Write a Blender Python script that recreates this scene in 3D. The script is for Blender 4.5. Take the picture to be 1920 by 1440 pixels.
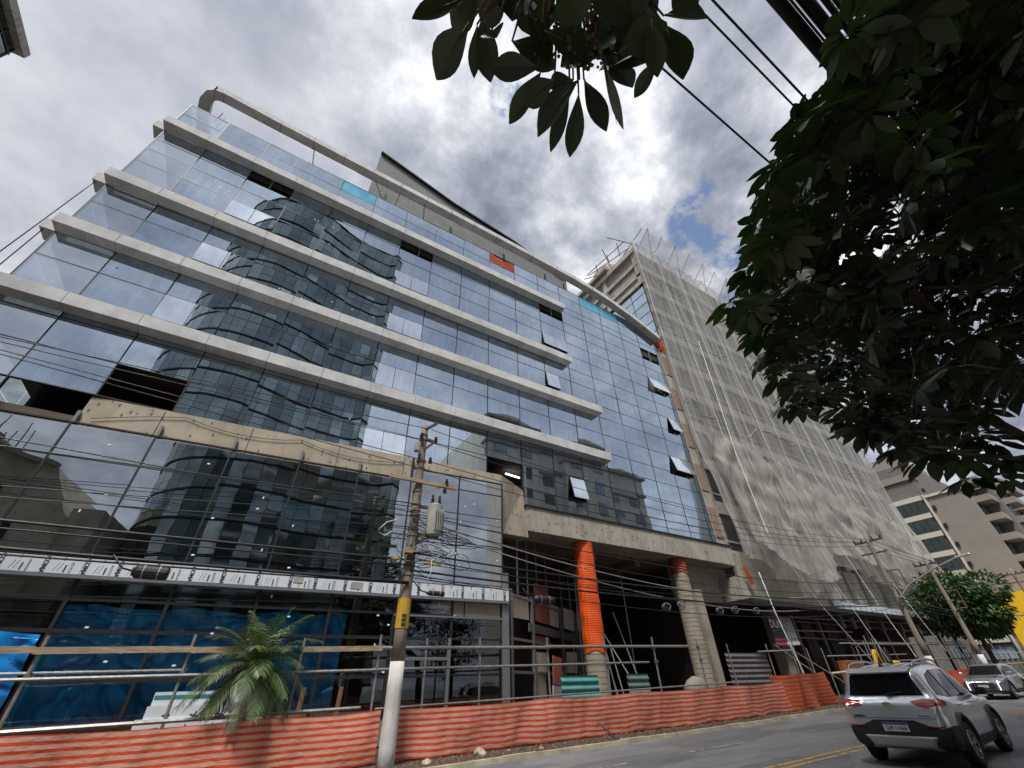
import bpy, bmesh, math, random
from mathutils import Vector, Matrix, noise
from mathutils.bvhtree import BVHTree
R=random.Random(7)
for o in list(bpy.data.objects): bpy.data.objects.remove(o)
sc=bpy.context.scene
COL=sc.collection
# ---------------------------------------------------------------- camera
MX=((0.85077,0.29519,0.43496),(-0.52501,0.51285,0.67886),(-0.02291,-0.80595,0.59154))
f=775.0; H=1.6
def _fix():
    up=Vector((-30,-1055,775)).normalized(); vh=Vector((1516,526,775))
    X=(vh-up*vh.dot(up)).normalized(); Y=up.cross(X)
    if Y.z<0: Y=-Y
    return X,Y,up
AX,AY,AZ=_fix()
MROW=(AX,AY,AZ)
cam=bpy.data.cameras.new('camera'); co=bpy.data.objects.new('camera',cam); COL.objects.link(co)
cam.sensor_width=36; cam.lens=f/1920*36; cam.clip_end=3000; cam.clip_start=0.05
rm=Matrix(((AX.x,-AX.y,-AX.z),(AY.x,-AY.y,-AY.z),(AZ.x,-AZ.y,-AZ.z)))
co.matrix_world=Matrix.Translation((0,0,H))@rm.to_4x4()
sc.camera=co
sc.render.resolution_x=1024; sc.render.resolution_y=768
sc.view_settings.view_transform='Standard'; sc.view_settings.look='None'; sc.view_settings.exposure=0.82; sc.view_settings.gamma=1.0
try:
    sc.cycles.max_bounces=7; sc.cycles.transparent_max_bounces=14; sc.cycles.glossy_bounces=4; sc.cycles.diffuse_bounces=3
except Exception: pass
# ---------------------------------------------------------------- site measures
def ray(px,py):
    v=Vector((px-960,py-720,f)); return Vector((AX.dot(v),AY.dot(v),AZ.dot(v)))
C0=Vector((0,0,H))
def onY(px,py,D): r=ray(px,py); return C0+r*(D/r.y)
def onX(px,py,D): r=ray(px,py); return C0+r*(D/r.x)
def onZ(px,py,D): r=ray(px,py); return C0+r*((D-H)/r.z)
def onP(px,py,P,N): r=ray(px,py); return C0+r*((P-C0).dot(N)/r.dot(N))
_sd=ray(2320,1214); _hl=math.hypot(_sd.x,_sd.y); SH=(_sd.x/_hl,_sd.y/_hl); SL=_sd.z/_hl
def gz(x,y=9.0):
    t=x*SH[0]+y*SH[1]
    return SL*max(-60,min(90,t))
# ---------------------------------------------------------------- world + sun
w=bpy.data.worlds.new("World"); sc.world=w; w.use_nodes=True
nt=w.node_tree; N=nt.nodes; L=nt.links; N.clear()
def nd(t,**k):
    n=N.new(t)
    for a,b in k.items(): setattr(n,a,b)
    return n
SUN_EL=math.radians(60); SUN_AZ=math.radians(-135)   # direction the light comes from: az measured from +X
tc=nd('ShaderNodeTexCoord'); sep=nd('ShaderNodeSeparateXYZ'); L.new(tc.outputs['Generated'],sep.inputs[0])
def m(op,a,b=None,c=None,clamp=False):
    n=nd('ShaderNodeMath',operation=op,use_clamp=clamp)
    for i,v in enumerate((a,b,c)):
        if v is None: continue
        if isinstance(v,(int,float)): n.inputs[i].default_value=v
        else: L.new(v,n.inputs[i])
    return n.outputs[0]
zz=m('MAXIMUM',sep.outputs[2],0.0); den=m('ADD',zz,0.22)
cx=m('DIVIDE',sep.outputs[0],den); cy=m('DIVIDE',sep.outputs[1],den)
comb=nd('ShaderNodeCombineXYZ'); L.new(cx,comb.inputs[0]); L.new(cy,comb.inputs[1])
def nz(scale,detail,rough,dist,off=(0,0,0),sx=1,sy=1):
    mp=nd('ShaderNodeMapping'); mp.inputs['Location'].default_value=off; mp.inputs['Scale'].default_value=(sx,sy,1); L.new(comb.outputs[0],mp.inputs[0])
    n=nd('ShaderNodeTexNoise'); n.inputs['Scale'].default_value=scale; n.inputs['Detail'].default_value=detail
    n.inputs['Roughness'].default_value=rough; n.inputs['Distortion'].default_value=dist; L.new(mp.outputs[0],n.inputs['Vector']); return n.outputs['Fac']
n1=nz(2.9,10,.60,.10,(3.1,1.7,0)); n2=nz(8.0,8,.62,.12,(9,2,0)); n3=nz(1.1,4,.5,.2,(1,5,0))
mix=m('ADD',m('MULTIPLY',n1,.62),m('MULTIPLY',n2,.26)); mix=m('ADD',mix,m('MULTIPLY',n3,.22))   # ~0.55 mean
def spot(px,py,rad):
    d=ray(px,py).normalized()
    vm=nd('ShaderNodeVectorMath',operation='DOT_PRODUCT'); L.new(tc.outputs['Generated'],vm.inputs[0]); vm.inputs[1].default_value=d
    mr=nd('ShaderNodeMapRange',interpolation_type='SMOOTHSTEP'); L.new(vm.outputs['Value'],mr.inputs[0]); mr.inputs[1].default_value=math.cos(rad); mr.inputs[2].default_value=1.0
    return mr.outputs[0]
bright=m('ADD',spot(680,230,.20),spot(1100,330,.30)); bright=m('ADD',bright,spot(1420,560,.28)); bright=m('ADD',bright,m('MULTIPLY',spot(1500,60,.2),.5))
mix=m('ADD',mix,m('MULTIPLY',bright,.045)); smooth=spot(250,250,.55); mix=m('ADD',mix,m('MULTIPLY',m('SUBTRACT',.585,mix),m('MULTIPLY',smooth,.75)))
kk=nd('ShaderNodeMapRange',interpolation_type='SMOOTHSTEP'); L.new(sep.outputs[1],kk.inputs[0]); kk.inputs[1].default_value=-.45; kk.inputs[2].default_value=.15; kk.inputs[3].default_value=.6; kk.inputs[4].default_value=1.45
mix=m('ADD',m('MULTIPLY',m('SUBTRACT',mix,.575),kk.outputs[0]),.575)
cr=nd('ShaderNodeValToRGB'); L.new(mix,cr.inputs[0]); e=cr.color_ramp
e.elements[0].position=.40; e.elements[0].color=(.125,.14,.18,1)
e.elements[1].position=.72; e.elements[1].color=(.68,.69,.71,1)
for p,c in ((.49,(.205,.222,.27,1)),(.56,(.295,.31,.355,1)),(.63,(.43,.445,.48,1))):
    x=e.elements.new(p); x.color=c
sky=nd('ShaderNodeTexSky',sky_type='NISHITA',sun_disc=False,sun_elevation=SUN_EL,sun_rotation=math.radians(90)-SUN_AZ)
b1=nd('ShaderNodeBackground'); L.new(sky.outputs[0],b1.inputs[0]); b1.inputs[1].default_value=.10
b2=nd('ShaderNodeBackground'); L.new(cr.outputs[0],b2.inputs[0]); b2.inputs[1].default_value=1.0
hole=m('ADD',spot(1315,415,.085),spot(1395,530,.10)); hole=m('ADD',hole,m('MULTIPLY',spot(950,180,.05),.8)); hole=m('ADD',hole,m('MULTIPLY',spot(1345,330,.05),.5))
n4=nz(7.5,9,.66,.15,(4,7,0))
hm=m('MULTIPLY',hole,m('MULTIPLY_ADD',m('SUBTRACT',n4,.5),6.0,.62,clamp=True))
hr=nd('ShaderNodeMapRange',interpolation_type='SMOOTHSTEP'); L.new(hm,hr.inputs[0]); hr.inputs[1].default_value=.10; hr.inputs[2].default_value=.55; hr.inputs[4].default_value=.9
ms=nd('ShaderNodeMixShader'); L.new(hr.outputs[0],ms.inputs[0]); L.new(b2.outputs[0],ms.inputs[1]); L.new(b1.outputs[0],ms.inputs[2])
wo=nd('ShaderNodeOutputWorld'); L.new(ms.outputs[0],wo.inputs[0])
sl=bpy.data.lights.new('sun','SUN'); sl.energy=2.8; sl.angle=math.radians(16); sl.color=(1,.96,.9)
so=bpy.data.objects.new('sun',sl); COL.objects.link(so)
sdv=Vector((math.cos(SUN_EL)*math.cos(SUN_AZ),math.cos(SUN_EL)*math.sin(SUN_AZ),math.sin(SUN_EL)))
so.rotation_euler=sdv.to_track_quat('Z','Y').to_euler(); so.location=(0,-5,60)
# ---------------------------------------------------------------- materials
class Mat:
    def __init__(s,name):
        s.m=bpy.data.materials.new(name); s.m.use_nodes=True; s.t=s.m.node_tree; s.N=s.t.nodes; s.L=s.t.links
        s.b=s.N['Principled BSDF']; s.out=s.N['Material Output']
    def n(s,t,**k):
        x=s.N.new(t)
        for a,b in k.items(): setattr(x,a,b)
        return x
    def set(s,**k):
        for a,v in k.items():
            i=s.b.inputs[a.replace('_',' ')]
            i.default_value=v if not isinstance(v,tuple) else (v+(1,) if len(v)==3 and i.type=='RGBA' else v)
    def coord(s,kind='Object',scale=(1,1,1),rot=(0,0,0)):
        c=s.n('ShaderNodeTexCoord'); mp=s.n('ShaderNodeMapping'); s.L.new(c.outputs[kind],mp.inputs[0]); mp.inputs['Scale'].default_value=scale; mp.inputs['Rotation'].default_value=rot
        return mp.outputs[0]
    def noise(s,vec,scale,detail=5,rough=.55,dist=0):
        x=s.n('ShaderNodeTexNoise'); s.L.new(vec,x.inputs['Vector']); x.inputs['Scale'].default_value=scale; x.inputs['Detail'].default_value=detail; x.inputs['Roughness'].default_value=rough; x.inputs['Distortion'].default_value=dist
        return x.outputs['Fac']
    def ramp(s,fac,stops):
        x=s.n('ShaderNodeValToRGB'); s.L.new(fac,x.inputs[0]); e=x.color_ramp
        while len(e.elements)>1: e.elements.remove(e.elements[-1])
        e.elements[0].position=stops[0][0]; e.elements[0].color=tuple(stops[0][1])+(1,)
        for p,c in stops[1:]:
            q=e.elements.new(p); q.color=tuple(c)+(1,)
        return x.outputs[0]
    def mixc(s,fac,a,b,mode='MIX'):
        x=s.n('ShaderNodeMix',data_type='RGBA',blend_type=mode)
        for i,v in ((0,fac),(6,a),(7,b)):
            if isinstance(v,(int,float)): x.inputs[i].default_value=v
            elif isinstance(v,tuple): x.inputs[i].default_value=v+(1,)
            else: s.L.new(v,x.inputs[i])
        return x.outputs[2]
    def bump(s,h,strength=.3,dist=.05):
        x=s.n('ShaderNodeBump'); s.L.new(h,x.inputs['Height']); x.inputs['Strength'].default_value=strength; x.inputs['Distance'].default_value=dist
        s.L.new(x.outputs[0],s.b.inputs['Normal'])
    def col(s,c): s.L.new(c,s.b.inputs['Base Color'])
def plain(name,c,rough=.6,metal=0,var=.25,scale=3,bump=0,bs=20,spec=None,vs=(1,1,1)):
    M=Mat(name); M.set(Roughness=rough,Metallic=metal)
    v=M.coord('Object',vs); n=M.noise(v,scale,6)
    a=tuple(x*(1-var) for x in c); b=tuple(min(1,x*(1+var)) for x in c)
    M.col(M.ramp(n,[(.3,a),(.7,b)]))
    if bump: M.bump(M.noise(v,bs,4),bump,.02)
    if spec is not None: M.b.inputs['Specular IOR Level'].default_value=spec
    return M.m
def concrete(name,c,streak=1.0,bumpy=.35,dark=.45,board=0,spots=0):
    M=Mat(name); M.set(Roughness=.9)
    v=M.coord('Object'); vs=M.coord('Object',(2.2,2.2,.22))
    n=M.noise(v,1.1,7,.6); st=M.noise(vs,1.6,6,.6,.3)
    base=M.ramp(n,[(.25,tuple(x*.7 for x in c)),(.55,c),(.8,tuple(min(1,x*1.18) for x in c))])
    stc=M.ramp(st,[(.3,(dark,)*3),(.52,(1,1,1))])
    cc=M.mixc(streak*.7,base,stc,'MULTIPLY')
    if spots:
        vo=M.n('ShaderNodeTexVoronoi'); M.L.new(M.coord('Object',(4,4,2.2)),vo.inputs[0]); vo.inputs['Scale'].default_value=1.1; vo.inputs['Randomness'].default_value=1
        cc=M.mixc(1.0,cc,M.ramp(vo.outputs['Distance'],[(0,(.35,.32,.28)),(.16,(.4,.37,.33)),(.2,(1,1,1))]),'MULTIPLY')
    if board:
        wv=M.n('ShaderNodeTexWave',wave_type='BANDS',bands_direction='X'); M.L.new(v,wv.inputs[0]); wv.inputs['Scale'].default_value=board; wv.inputs['Distortion'].default_value=.4
        cc=M.mixc(.5,cc,M.ramp(wv.outputs['Fac'],[(0,(.55,)*3),(.08,(1,1,1))]),'MULTIPLY')
    M.col(cc); M.bump(M.noise(v,14,5),bumpy,.02); return M.m
def mirror_glass(name,c,rough=.02,wob=.02,dirt=.3):
    M=Mat(name); M.set(Metallic=1.0,Roughness=rough)
    v=M.coord('Object'); n=M.noise(M.coord('Object',(3,3,.5)),1.4,6,.65)
    M.col(M.ramp(n,[(.25,tuple(x*(1-dirt*.5) for x in c)),(.75,tuple(min(1,x*(1+dirt*.3)) for x in c))]))
    rg=M.n('ShaderNodeMapRange'); M.L.new(M.noise(M.coord('Object',(1.2,1.2,.35)),2.3,7,.7),rg.inputs[0]); rg.inputs[1].default_value=.4; rg.inputs[2].default_value=.75; rg.inputs[3].default_value=rough; rg.inputs[4].default_value=rough+.004; M.L.new(rg.outputs[0],M.b.inputs['Roughness'])
    if wob: M.bump(M.noise(v,.55,2,.4),wob,.3)
    return M.m
def see_glass(name,tint=(.35,.42,.42),refl=.35,rough=.01,wob=.015):
    M=Mat(name); t=M.n('ShaderNodeBsdfTransparent'); t.inputs[0].default_value=tint+(1,)
    g=M.n('ShaderNodeBsdfGlossy'); g.inputs['Roughness'].default_value=rough; g.inputs[0].default_value=(.85,.93,1,1)
    if wob:
        v=M.coord('Object'); b=M.n('ShaderNodeBump'); M.L.new(M.noise(v,.6,2,.4),b.inputs['Height']); b.inputs['Strength'].default_value=wob; b.inputs['Distance'].default_value=.3; M.L.new(b.outputs[0],g.inputs['Normal'])
    fr=M.n('ShaderNodeLayerWeight'); fr.inputs[0].default_value=.35
    mr=M.n('ShaderNodeMapRange'); M.L.new(fr.outputs['Fresnel'],mr.inputs[0]); mr.inputs[3].default_value=refl; mr.inputs[4].default_value=.95
    x=M.n('ShaderNodeMixShader'); M.L.new(mr.outputs[0],x.inputs[0]); M.L.new(t.outputs[0],x.inputs[1]); M.L.new(g.outputs[0],x.inputs[2]); M.L.new(x.outputs[0],M.out.inputs[0])
    return M.m
def cloth_stripe(name,c1,c2,n,trans=.35,uvx=False):
    M=Mat(name); uv=M.n('ShaderNodeUVMap'); sp=M.n('ShaderNodeSeparateXYZ'); M.L.new(uv.outputs[0],sp.inputs[0])
    nzv=M.noise(M.coord('Object',(1,1,1)),1.3,4); k=M.n('ShaderNodeMath',operation='MULTIPLY_ADD'); M.L.new(nzv,k.inputs[0]); k.inputs[1].default_value=.035; M.L.new(sp.outputs[1],k.inputs[2])
    k2=M.n('ShaderNodeMath',operation='MULTIPLY'); M.L.new(k.outputs[0],k2.inputs[0]); k2.inputs[1].default_value=n
    fr=M.n('ShaderNodeMath',operation='FRACT'); M.L.new(k2.outputs[0],fr.inputs[0])
    c=M.ramp(fr.outputs[0],[(0,c1),(.36,c1),(.44,c2),(.90,c2),(1,c1)])
    wv=M.n('ShaderNodeTexNoise'); M.L.new(M.coord('Object',(60,60,8)),wv.inputs[0]); wv.inputs['Scale'].default_value=3
    c=M.mixc(.25,c,wv.outputs['Fac'],'MULTIPLY'); big=M.noise(M.coord('Object'),.9,4); c=M.mixc(.45,c,M.ramp(big,[(.3,(.80,.74,.72)),(.6,(1,1,1))]),'MULTIPLY'); M.col(c)
    M.set(Roughness=.55); M.bump(M.noise(M.coord('Object',(1.2,1.2,2.5)),3.2,5),.5,.06)
    tr=M.n('ShaderNodeBsdfTranslucent'); M.L.new(c,tr.inputs[0]); x=M.n('ShaderNodeMixShader'); x.inputs[0].default_value=trans
    M.L.new(M.b.outputs[0],x.inputs[1]); M.L.new(tr.outputs[0],x.inputs[2])
    M.L.new(x.outputs[0],M.out.inputs[0]); return M.m
def net_mat(name,c,alpha=.55,fine=26,streak=.5):
    M=Mat(name); v=M.coord('Object',(1,1,1)); st=M.noise(M.coord('Object',(2.6,2.6,.12)),1.2,6,.62,.25)
    d=M.n('ShaderNodeBsdfDiffuse'); tl=M.n('ShaderNodeBsdfTranslucent')
    cc=M.ramp(st,[(.3,tuple(x*.75 for x in c)),(.7,tuple(min(1,x*1.2) for x in c))]); M.L.new(cc,d.inputs[0]); M.L.new(cc,tl.inputs[0])
    dm=M.n('ShaderNodeMixShader'); dm.inputs[0].default_value=.35; M.L.new(d.outputs[0],dm.inputs[1]); M.L.new(tl.outputs[0],dm.inputs[2])
    tp=M.n('ShaderNodeBsdfTransparent'); x=M.n('ShaderNodeMixShader')
    mr=M.n('ShaderNodeMapRange'); M.L.new(st,mr.inputs[0]); mr.inputs[1].default_value=.3; mr.inputs[2].default_value=.72; mr.inputs[3].default_value=alpha-streak*.35; mr.inputs[4].default_value=min(1,alpha+streak*.45)
    M.L.new(mr.outputs[0],x.inputs[0]); M.L.new(tp.outputs[0],x.inputs[1]); M.L.new(dm.outputs[0],x.inputs[2]); M.L.new(x.outputs[0],M.out.inputs[0]); return M.m
G={}
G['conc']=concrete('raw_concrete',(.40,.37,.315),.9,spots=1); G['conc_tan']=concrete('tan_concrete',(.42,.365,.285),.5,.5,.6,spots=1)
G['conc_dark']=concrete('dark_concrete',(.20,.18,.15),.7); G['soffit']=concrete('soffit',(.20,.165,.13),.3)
G['panelconc']=concrete('precast_panel',(.44,.40,.32),.3,.2,.7)
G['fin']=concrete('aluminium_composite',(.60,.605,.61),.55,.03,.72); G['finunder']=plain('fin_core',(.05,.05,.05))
G['glass']=mirror_glass('blue_reflective_glass',(.475,.56,.645),.012,.010); G['glass2']=mirror_glass('brightened_glass',(.80,.88,.97),.015,.006)  # paler second tint paints a brighter sky reflection into the opened panes
G['podglass']=see_glass('podium_glass',(.10,.12,.125),.42); G['storeglass']=see_glass('storefront_glass',(.93,.97,1.0),.06)
G['clear']=see_glass('clear_side_glass',(.72,.80,.78),.25)
G['mullion']=plain('dark_gasket',(.012,.014,.018),.5); G['alu']=plain('grey_aluminium',(.22,.235,.25),.4,.5,.1)
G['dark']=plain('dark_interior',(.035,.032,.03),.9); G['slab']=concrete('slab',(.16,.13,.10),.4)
G['brick']=plain('rough_brick',(.27,.19,.15),.95,0,.35,6,.6,12); G['film']=plain('blue_film',(.10,.42,.62),.25,0,.2,1.2)
G['redcloth']=cloth_stripe('red_barrier_cloth',(.62,.05,.02),(.62,.24,.18),9)
G['redcloth2']=cloth_stripe('solid_red_cloth',(.68,.07,.015),(.74,.13,.05),9)
G['orange']=plain('orange_mesh',(.78,.13,.01),.6,0,.12,6,.6,25)
G['whitefilm']=plain('white_film',(.62,.67,.72),.35,0,.08,2); G['ink']=plain('dark_ink',(.02,.03,.06),.6); G['graymark']=plain('grey_ink',(.35,.4,.46),.6)
G['tarp']=plain('blue_tarpaulin',(.015,.27,.80),.28,0,.4,1.2,1.0,2.2,vs=(1,1,.6))
G['tarp2']=plain('blue_tarpaulin_inside',(.02,.38,1.0),.28,0,.4,1.2,1.0,2.2,vs=(1,1,.6))  # same tarpaulin, colour raised to make up for the dimness behind glass
G['steel']=plain('scaffold_steel',(.36,.36,.34),.45,.6,.3,9); G['wood']=plain('timber_board',(.36,.28,.19),.8,0,.35,4,.3,18,vs=(1,6,6))
G['asphalt']=None
G['cable']=plain('black_cable',(.012,.012,.013),.5); G['greycable']=plain('grey_cable',(.25,.25,.26),.6); G['whitecable']=plain('white_cable',(.65,.65,.65),.6)
G['pole']=concrete('pole_concrete',(.23,.20,.165),.5,.3,.6); G['limewash']=concrete('limewash',(.62,.61,.59),.6,.3,.35)
G['yellow']=plain('yellow_paint',(.50,.31,.03),.5,0,.15); G['rust']=plain('rust',(.10,.055,.04),.8)
G['metalgrey']=plain('transformer_paint',(.33,.33,.31),.5,0,.2,5); G['ceramic']=plain('brown_porcelain',(.06,.035,.025),.25)
G['sticker']=plain('white_sticker',(.85,.85,.85),.5,0,.03)
# ---------------------------------------------------------------- mesh builder
def V(*a): return Vector(a)
class MB:
    def __init__(s): s.v=[]; s.f=[]; s.mi=[]; s.uv=[]; s.cur=0
    def face(s,pts,uv=None):
        i=len(s.v); s.v+= [Vector(p) for p in pts]; s.f.append(tuple(range(i,i+len(pts)))); s.mi.append(s.cur); s.uv.append(uv or [(0,0)]*len(pts)); return s
    def hexa(s,c):                       # 8 corners: bottom 4 ccw, top 4 ccw
        i=len(s.v); s.v+=[Vector(p) for p in c]
        for q in ((0,3,2,1),(4,5,6,7),(0,1,5,4),(1,2,6,5),(2,3,7,6),(3,0,4,7)):
            s.f.append(tuple(i+k for k in q)); s.mi.append(s.cur); s.uv.append([(0,0)]*4)
        return s
    def box(s,x0,x1,y0,y1,z0,z1):
        return s.hexa([(x0,y0,z0),(x1,y0,z0),(x1,y1,z0),(x0,y1,z0),(x0,y0,z1),(x1,y0,z1),(x1,y1,z1),(x0,y1,z1)])
    def bar(s,a,b,w,h=None,up=(0,0,1)):
        a=Vector(a); b=Vector(b); h=h or w; d=(b-a).normalized(); u=Vector(up)
        if abs(d.dot(u))>.99: u=Vector((0,1,0))
        r=d.cross(u).normalized(); u=r.cross(d).normalized(); r=r*w/2; u=u*h/2
        return s.hexa([a-r-u,a+r-u,b+r-u,b-r-u,a-r+u,a+r+u,b+r+u,b-r+u])
    def tube(s,path,r,n=6,cap=True):
        P=[Vector(p) for p in path]; rr=r if isinstance(r,(list,tuple)) else [r]*len(P); base=len(s.v); ref=None
        for i,p in enumerate(P):
            d=(P[min(i+1,len(P)-1)]-P[max(i-1,0)]).normalized()
            if ref is None: ref=Vector((0,0,1)) if abs(d.z)<.9 else Vector((1,0,0))
            a=d.cross(ref).normalized(); b=d.cross(a).normalized(); ref=-b if False else ref
            for k in range(n):
                t=2*math.pi*k/n; s.v.append(p+(a*math.cos(t)+b*math.sin(t))*rr[i])
        for i in range(len(P)-1):
            for k in range(n):
                a=base+i*n+k; b=base+i*n+(k+1)%n; s.f.append((a,b,b+n,a+n)); s.mi.append(s.cur); s.uv.append([(0,0)]*4)
        if cap:
            s.f.append(tuple(base+k for k in range(n))[::-1]); s.mi.append(s.cur); s.uv.append([(0,0)]*n)
            e=base+(len(P)-1)*n; s.f.append(tuple(e+k for k in range(n))); s.mi.append(s.cur); s.uv.append([(0,0)]*n)
        return s
    def disc(s,c,nrm,r,t,n=20):
        c=Vector(c); nn=Vector(nrm).normalized(); return s.tube([c-nn*t/2,c+nn*t/2],r,n)
    def grid(s,fn,nu,nv):
        i=len(s.v)
        for b in range(nv+1):
            for a in range(nu+1): s.v.append(Vector(fn(a/nu,b/nv)))
        for b in range(nv):
            for a in range(nu):
                q=i+b*(nu+1)+a; s.f.append((q,q+1,q+nu+2,q+nu+1)); s.mi.append(s.cur)
                s.uv.append([(a/nu,b/nv),((a+1)/nu,b/nv),((a+1)/nu,(b+1)/nv),(a/nu,(b+1)/nv)])
        return s
    def mesh(s,name,mats,off,smooth):
        me=bpy.data.meshes.new(name); me.from_pydata([v-off for v in s.v],[],s.f)
        for m_ in (mats if isinstance(mats,(list,tuple)) else [mats]): me.materials.append(m_)
        uvl=me.uv_layers.new(name='UVMap'); k=0
        for p,u,mi in zip(me.polygons,s.uv,s.mi):
            p.material_index=mi; p.use_smooth=smooth
            for j in range(len(u)): uvl.data[p.loop_start+j].uv=u[j]
        return me
    def build(s,name,mats,parent=None,smooth=False,local=False,origin=None):
        if local: off=Vector((0,0,0)); loc=Vector((0,0,0))
        elif parent is not None:
            off=worldloc(parent); loc=Vector((0,0,0))
        else:
            if origin is not None: off=Vector(origin)
            else:
                xs=[v.x for v in s.v]; ys=[v.y for v in s.v]; zs=[v.z for v in s.v]; off=Vector(((min(xs)+max(xs))/2,(min(ys)+max(ys))/2,min(zs)))
            loc=off
        me=s.mesh(name,mats,off,smooth); o=bpy.data.objects.new(name,me); COL.objects.link(o); o.location=loc
        if parent is not None: o.parent=parent
        return o
def worldloc(o):
    l=Vector(o.location)
    while o.parent: o=o.parent; l=l+Vector(o.location)
    return l
def tag(o,label=None,cat=None,group=None,kind=None):
    if label: o['label']=label
    if cat: o['category']=cat
    if group: o['group']=group
    if kind: o['kind']=kind
    return o
def thing(name,loc,label,cat,group=None):
    o=bpy.data.objects.new(name,None); COL.objects.link(o); o.location=loc; o.empty_display_size=.2
    return tag(o,label,cat,group)
def copy_tree(o,parent=None):
    c=o.copy(); COL.objects.link(c); c.parent=parent
    for ch in list(o.children): copy_tree(ch,c)
    return c
_fonts={}
def textmesh(s,txt,size,org,right,up,bold=0.0,align='LEFT',spacing=1.0):
    cu=bpy.data.curves.new('t','FONT'); cu.body=txt; cu.size=size; cu.align_x=align; cu.offset=bold; cu.resolution_u=2; cu.space_character=spacing
    ob=bpy.data.objects.new('t',cu); me=bpy.data.meshes.new_from_object(ob)
    org=Vector(org); right=Vector(right).normalized(); up=Vector(up).normalized(); i=len(s.v)
    for v in me.vertices: s.v.append(org+right*v.co.x+up*v.co.y)
    for p in me.polygons: s.f.append(tuple(i+k for k in p.vertices)); s.mi.append(s.cur); s.uv.append([(0,0)]*len(p.vertices))
    bpy.data.objects.remove(ob); bpy.data.curves.remove(cu); bpy.data.meshes.remove(me)
def roundbox(name,mats,parent,bev,fn,seg=2,**k):
    b=MB(); fn(b); o=b.build(name,mats,parent,**k); md=o.modifiers.new('b','BEVEL'); md.width=bev; md.segments=seg; md.limit_method='ANGLE'; return o
# ---------------------------------------------------------------- ground, road, kerbs
def strip(name,y0,y1,dz,mat,x0=-60,x1=90,nx=30,lab=None):
    b=MB(); b.grid(lambda u,v:(x0+(x1-x0)*u,(y0(x0+(x1-x0)*u) if callable(y0) else y0)*(1-v)+v*(y1(x0+(x1-x0)*u) if callable(y1) else y1),gz(x0+(x1-x0)*u)+dz),nx,1)
    return tag(b.build(name,mat),kind='structure')
A=Mat('asphalt'); A.set(Roughness=.85); v=A.coord('Object')
big=A.noise(A.coord('Object',(.35,1.6,1)),1.2,6); fine=A.noise(v,60,3,.7); c=A.ramp(big,[(.3,(.16,.16,.162)),(.7,(.26,.255,.25))])
c=A.mixc(.55,c,A.ramp(fine,[(.35,(.55,)*3),(.65,(1.25,)*3)]),'MULTIPLY')
vo=A.n('ShaderNodeTexVoronoi',feature='DISTANCE_TO_EDGE'); A.L.new(A.coord('Object',(.25,.6,1)),vo.inputs[0]); vo.inputs['Scale'].default_value=1.2
c=A.mixc(.5,c,A.ramp(vo.outputs['Distance'],[(0,(.5,)*3),(.012,(1,1,1))]),'MULTIPLY'); pt=A.noise(A.coord('Object',(.22,.5,1)),1.0,2,.4); c=A.mixc(.8,c,A.ramp(pt,[(.50,(1,1,1)),(.515,(.72,.72,.73))]),'MULTIPLY'); ol=A.noise(A.coord('Object',(.9,.35,1)),1.7,5,.6); c=A.mixc(.6,c,A.ramp(ol,[(.58,(1,1,1)),(.72,(.62,.61,.6))]),'MULTIPLY'); A.col(c); A.bump(fine,.5,.01); G['asphalt']=A.m
D=Mat('dug_earth'); D.set(Roughness=.95); v=D.coord('Object'); D.col(D.ramp(D.noise(v,5,8,.7),[(.3,(.035,.022,.015)),(.55,(.10,.06,.042)),(.8,(.2,.16,.13))])); D.bump(D.noise(v,12,6,.7),1.0,.08); G['earth']=D.m
G['pave']=concrete('pavement',(.28,.26,.23),.1,.5,.8); G['kerb']=plain('kerb_stone',(.42,.37,.27),.9,0,.35,2.2,.5,30)
G['ground']=plain('far_ground',(.13,.125,.115),.95,0,.2,.2)
kerbY=lambda x: 11.75 if x<16 else 11.75+min(.5,(x-16)*.03)
b=MB(); b.grid(lambda u,v:(-900+1800*u,-900+1800*v,gz(-900+1800*u)-.12),60,2); tag(b.build('ground',G['ground']),kind='structure')
strip('road',1.7,lambda x:kerbY(x)+.05,0,G['asphalt'])
strip('pavement_near',-9,1.55,.13,G['pave'])
strip('pavement_far',lambda x:kerbY(x)+.14,40,.05,G['earth'])
b=MB()
x=-60
while x<90:
    y=kerbY(x); y2=kerbY(x+1); g=gz(x); g2=gz(x+.985); j=R.uniform(-.012,.012); t=.10+R.uniform(-.015,.01)
    b.hexa([(x,y+j,g-.1),(x+.985,y2+j,g2-.1),(x+.985,y2+.15+j,g2-.1),(x,y+.15+j,g-.1),(x,y+j+.02,g+t),(x+.985,y2+j+.02,g2+t),(x+.985,y2+.15+j,g2+t),(x,y+.15+j,g+t)]); x+=1
tag(b.build('kerb_far',G['kerb']),kind='structure')
b=MB(); x=-60
while x<90: g=gz(x); g2=gz(x+.985); b.hexa([(x,1.55,g-.1),(x+.985,1.55,g2-.1),(x+.985,1.7,g2-.1),(x,1.7,g-.1),(x,1.55,g+.13),(x+.985,1.55,g2+.13),(x+.985,1.7,g2+.13),(x,1.7,g+.13)]); x+=1
tag(b.build('kerb_near',G['kerb']),kind='structure')
Y=Mat('worn_road_paint'); Y.set(Roughness=.7); v=Y.coord('Object'); Y.col(Y.ramp(Y.noise(v,9,7,.7),[(.42,(.13,.12,.11)),(.52,(.58,.36,.09))])); G['ypaint']=Y.m
W_=Mat('worn_white_paint'); W_.set(Roughness=.7); v=W_.coord('Object'); W_.col(W_.ramp(W_.noise(v,7,7,.7),[(.45,(.12,.12,.12)),(.62,(.5,.5,.5))])); G['wpaint']=W_.m
b=MB()
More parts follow.
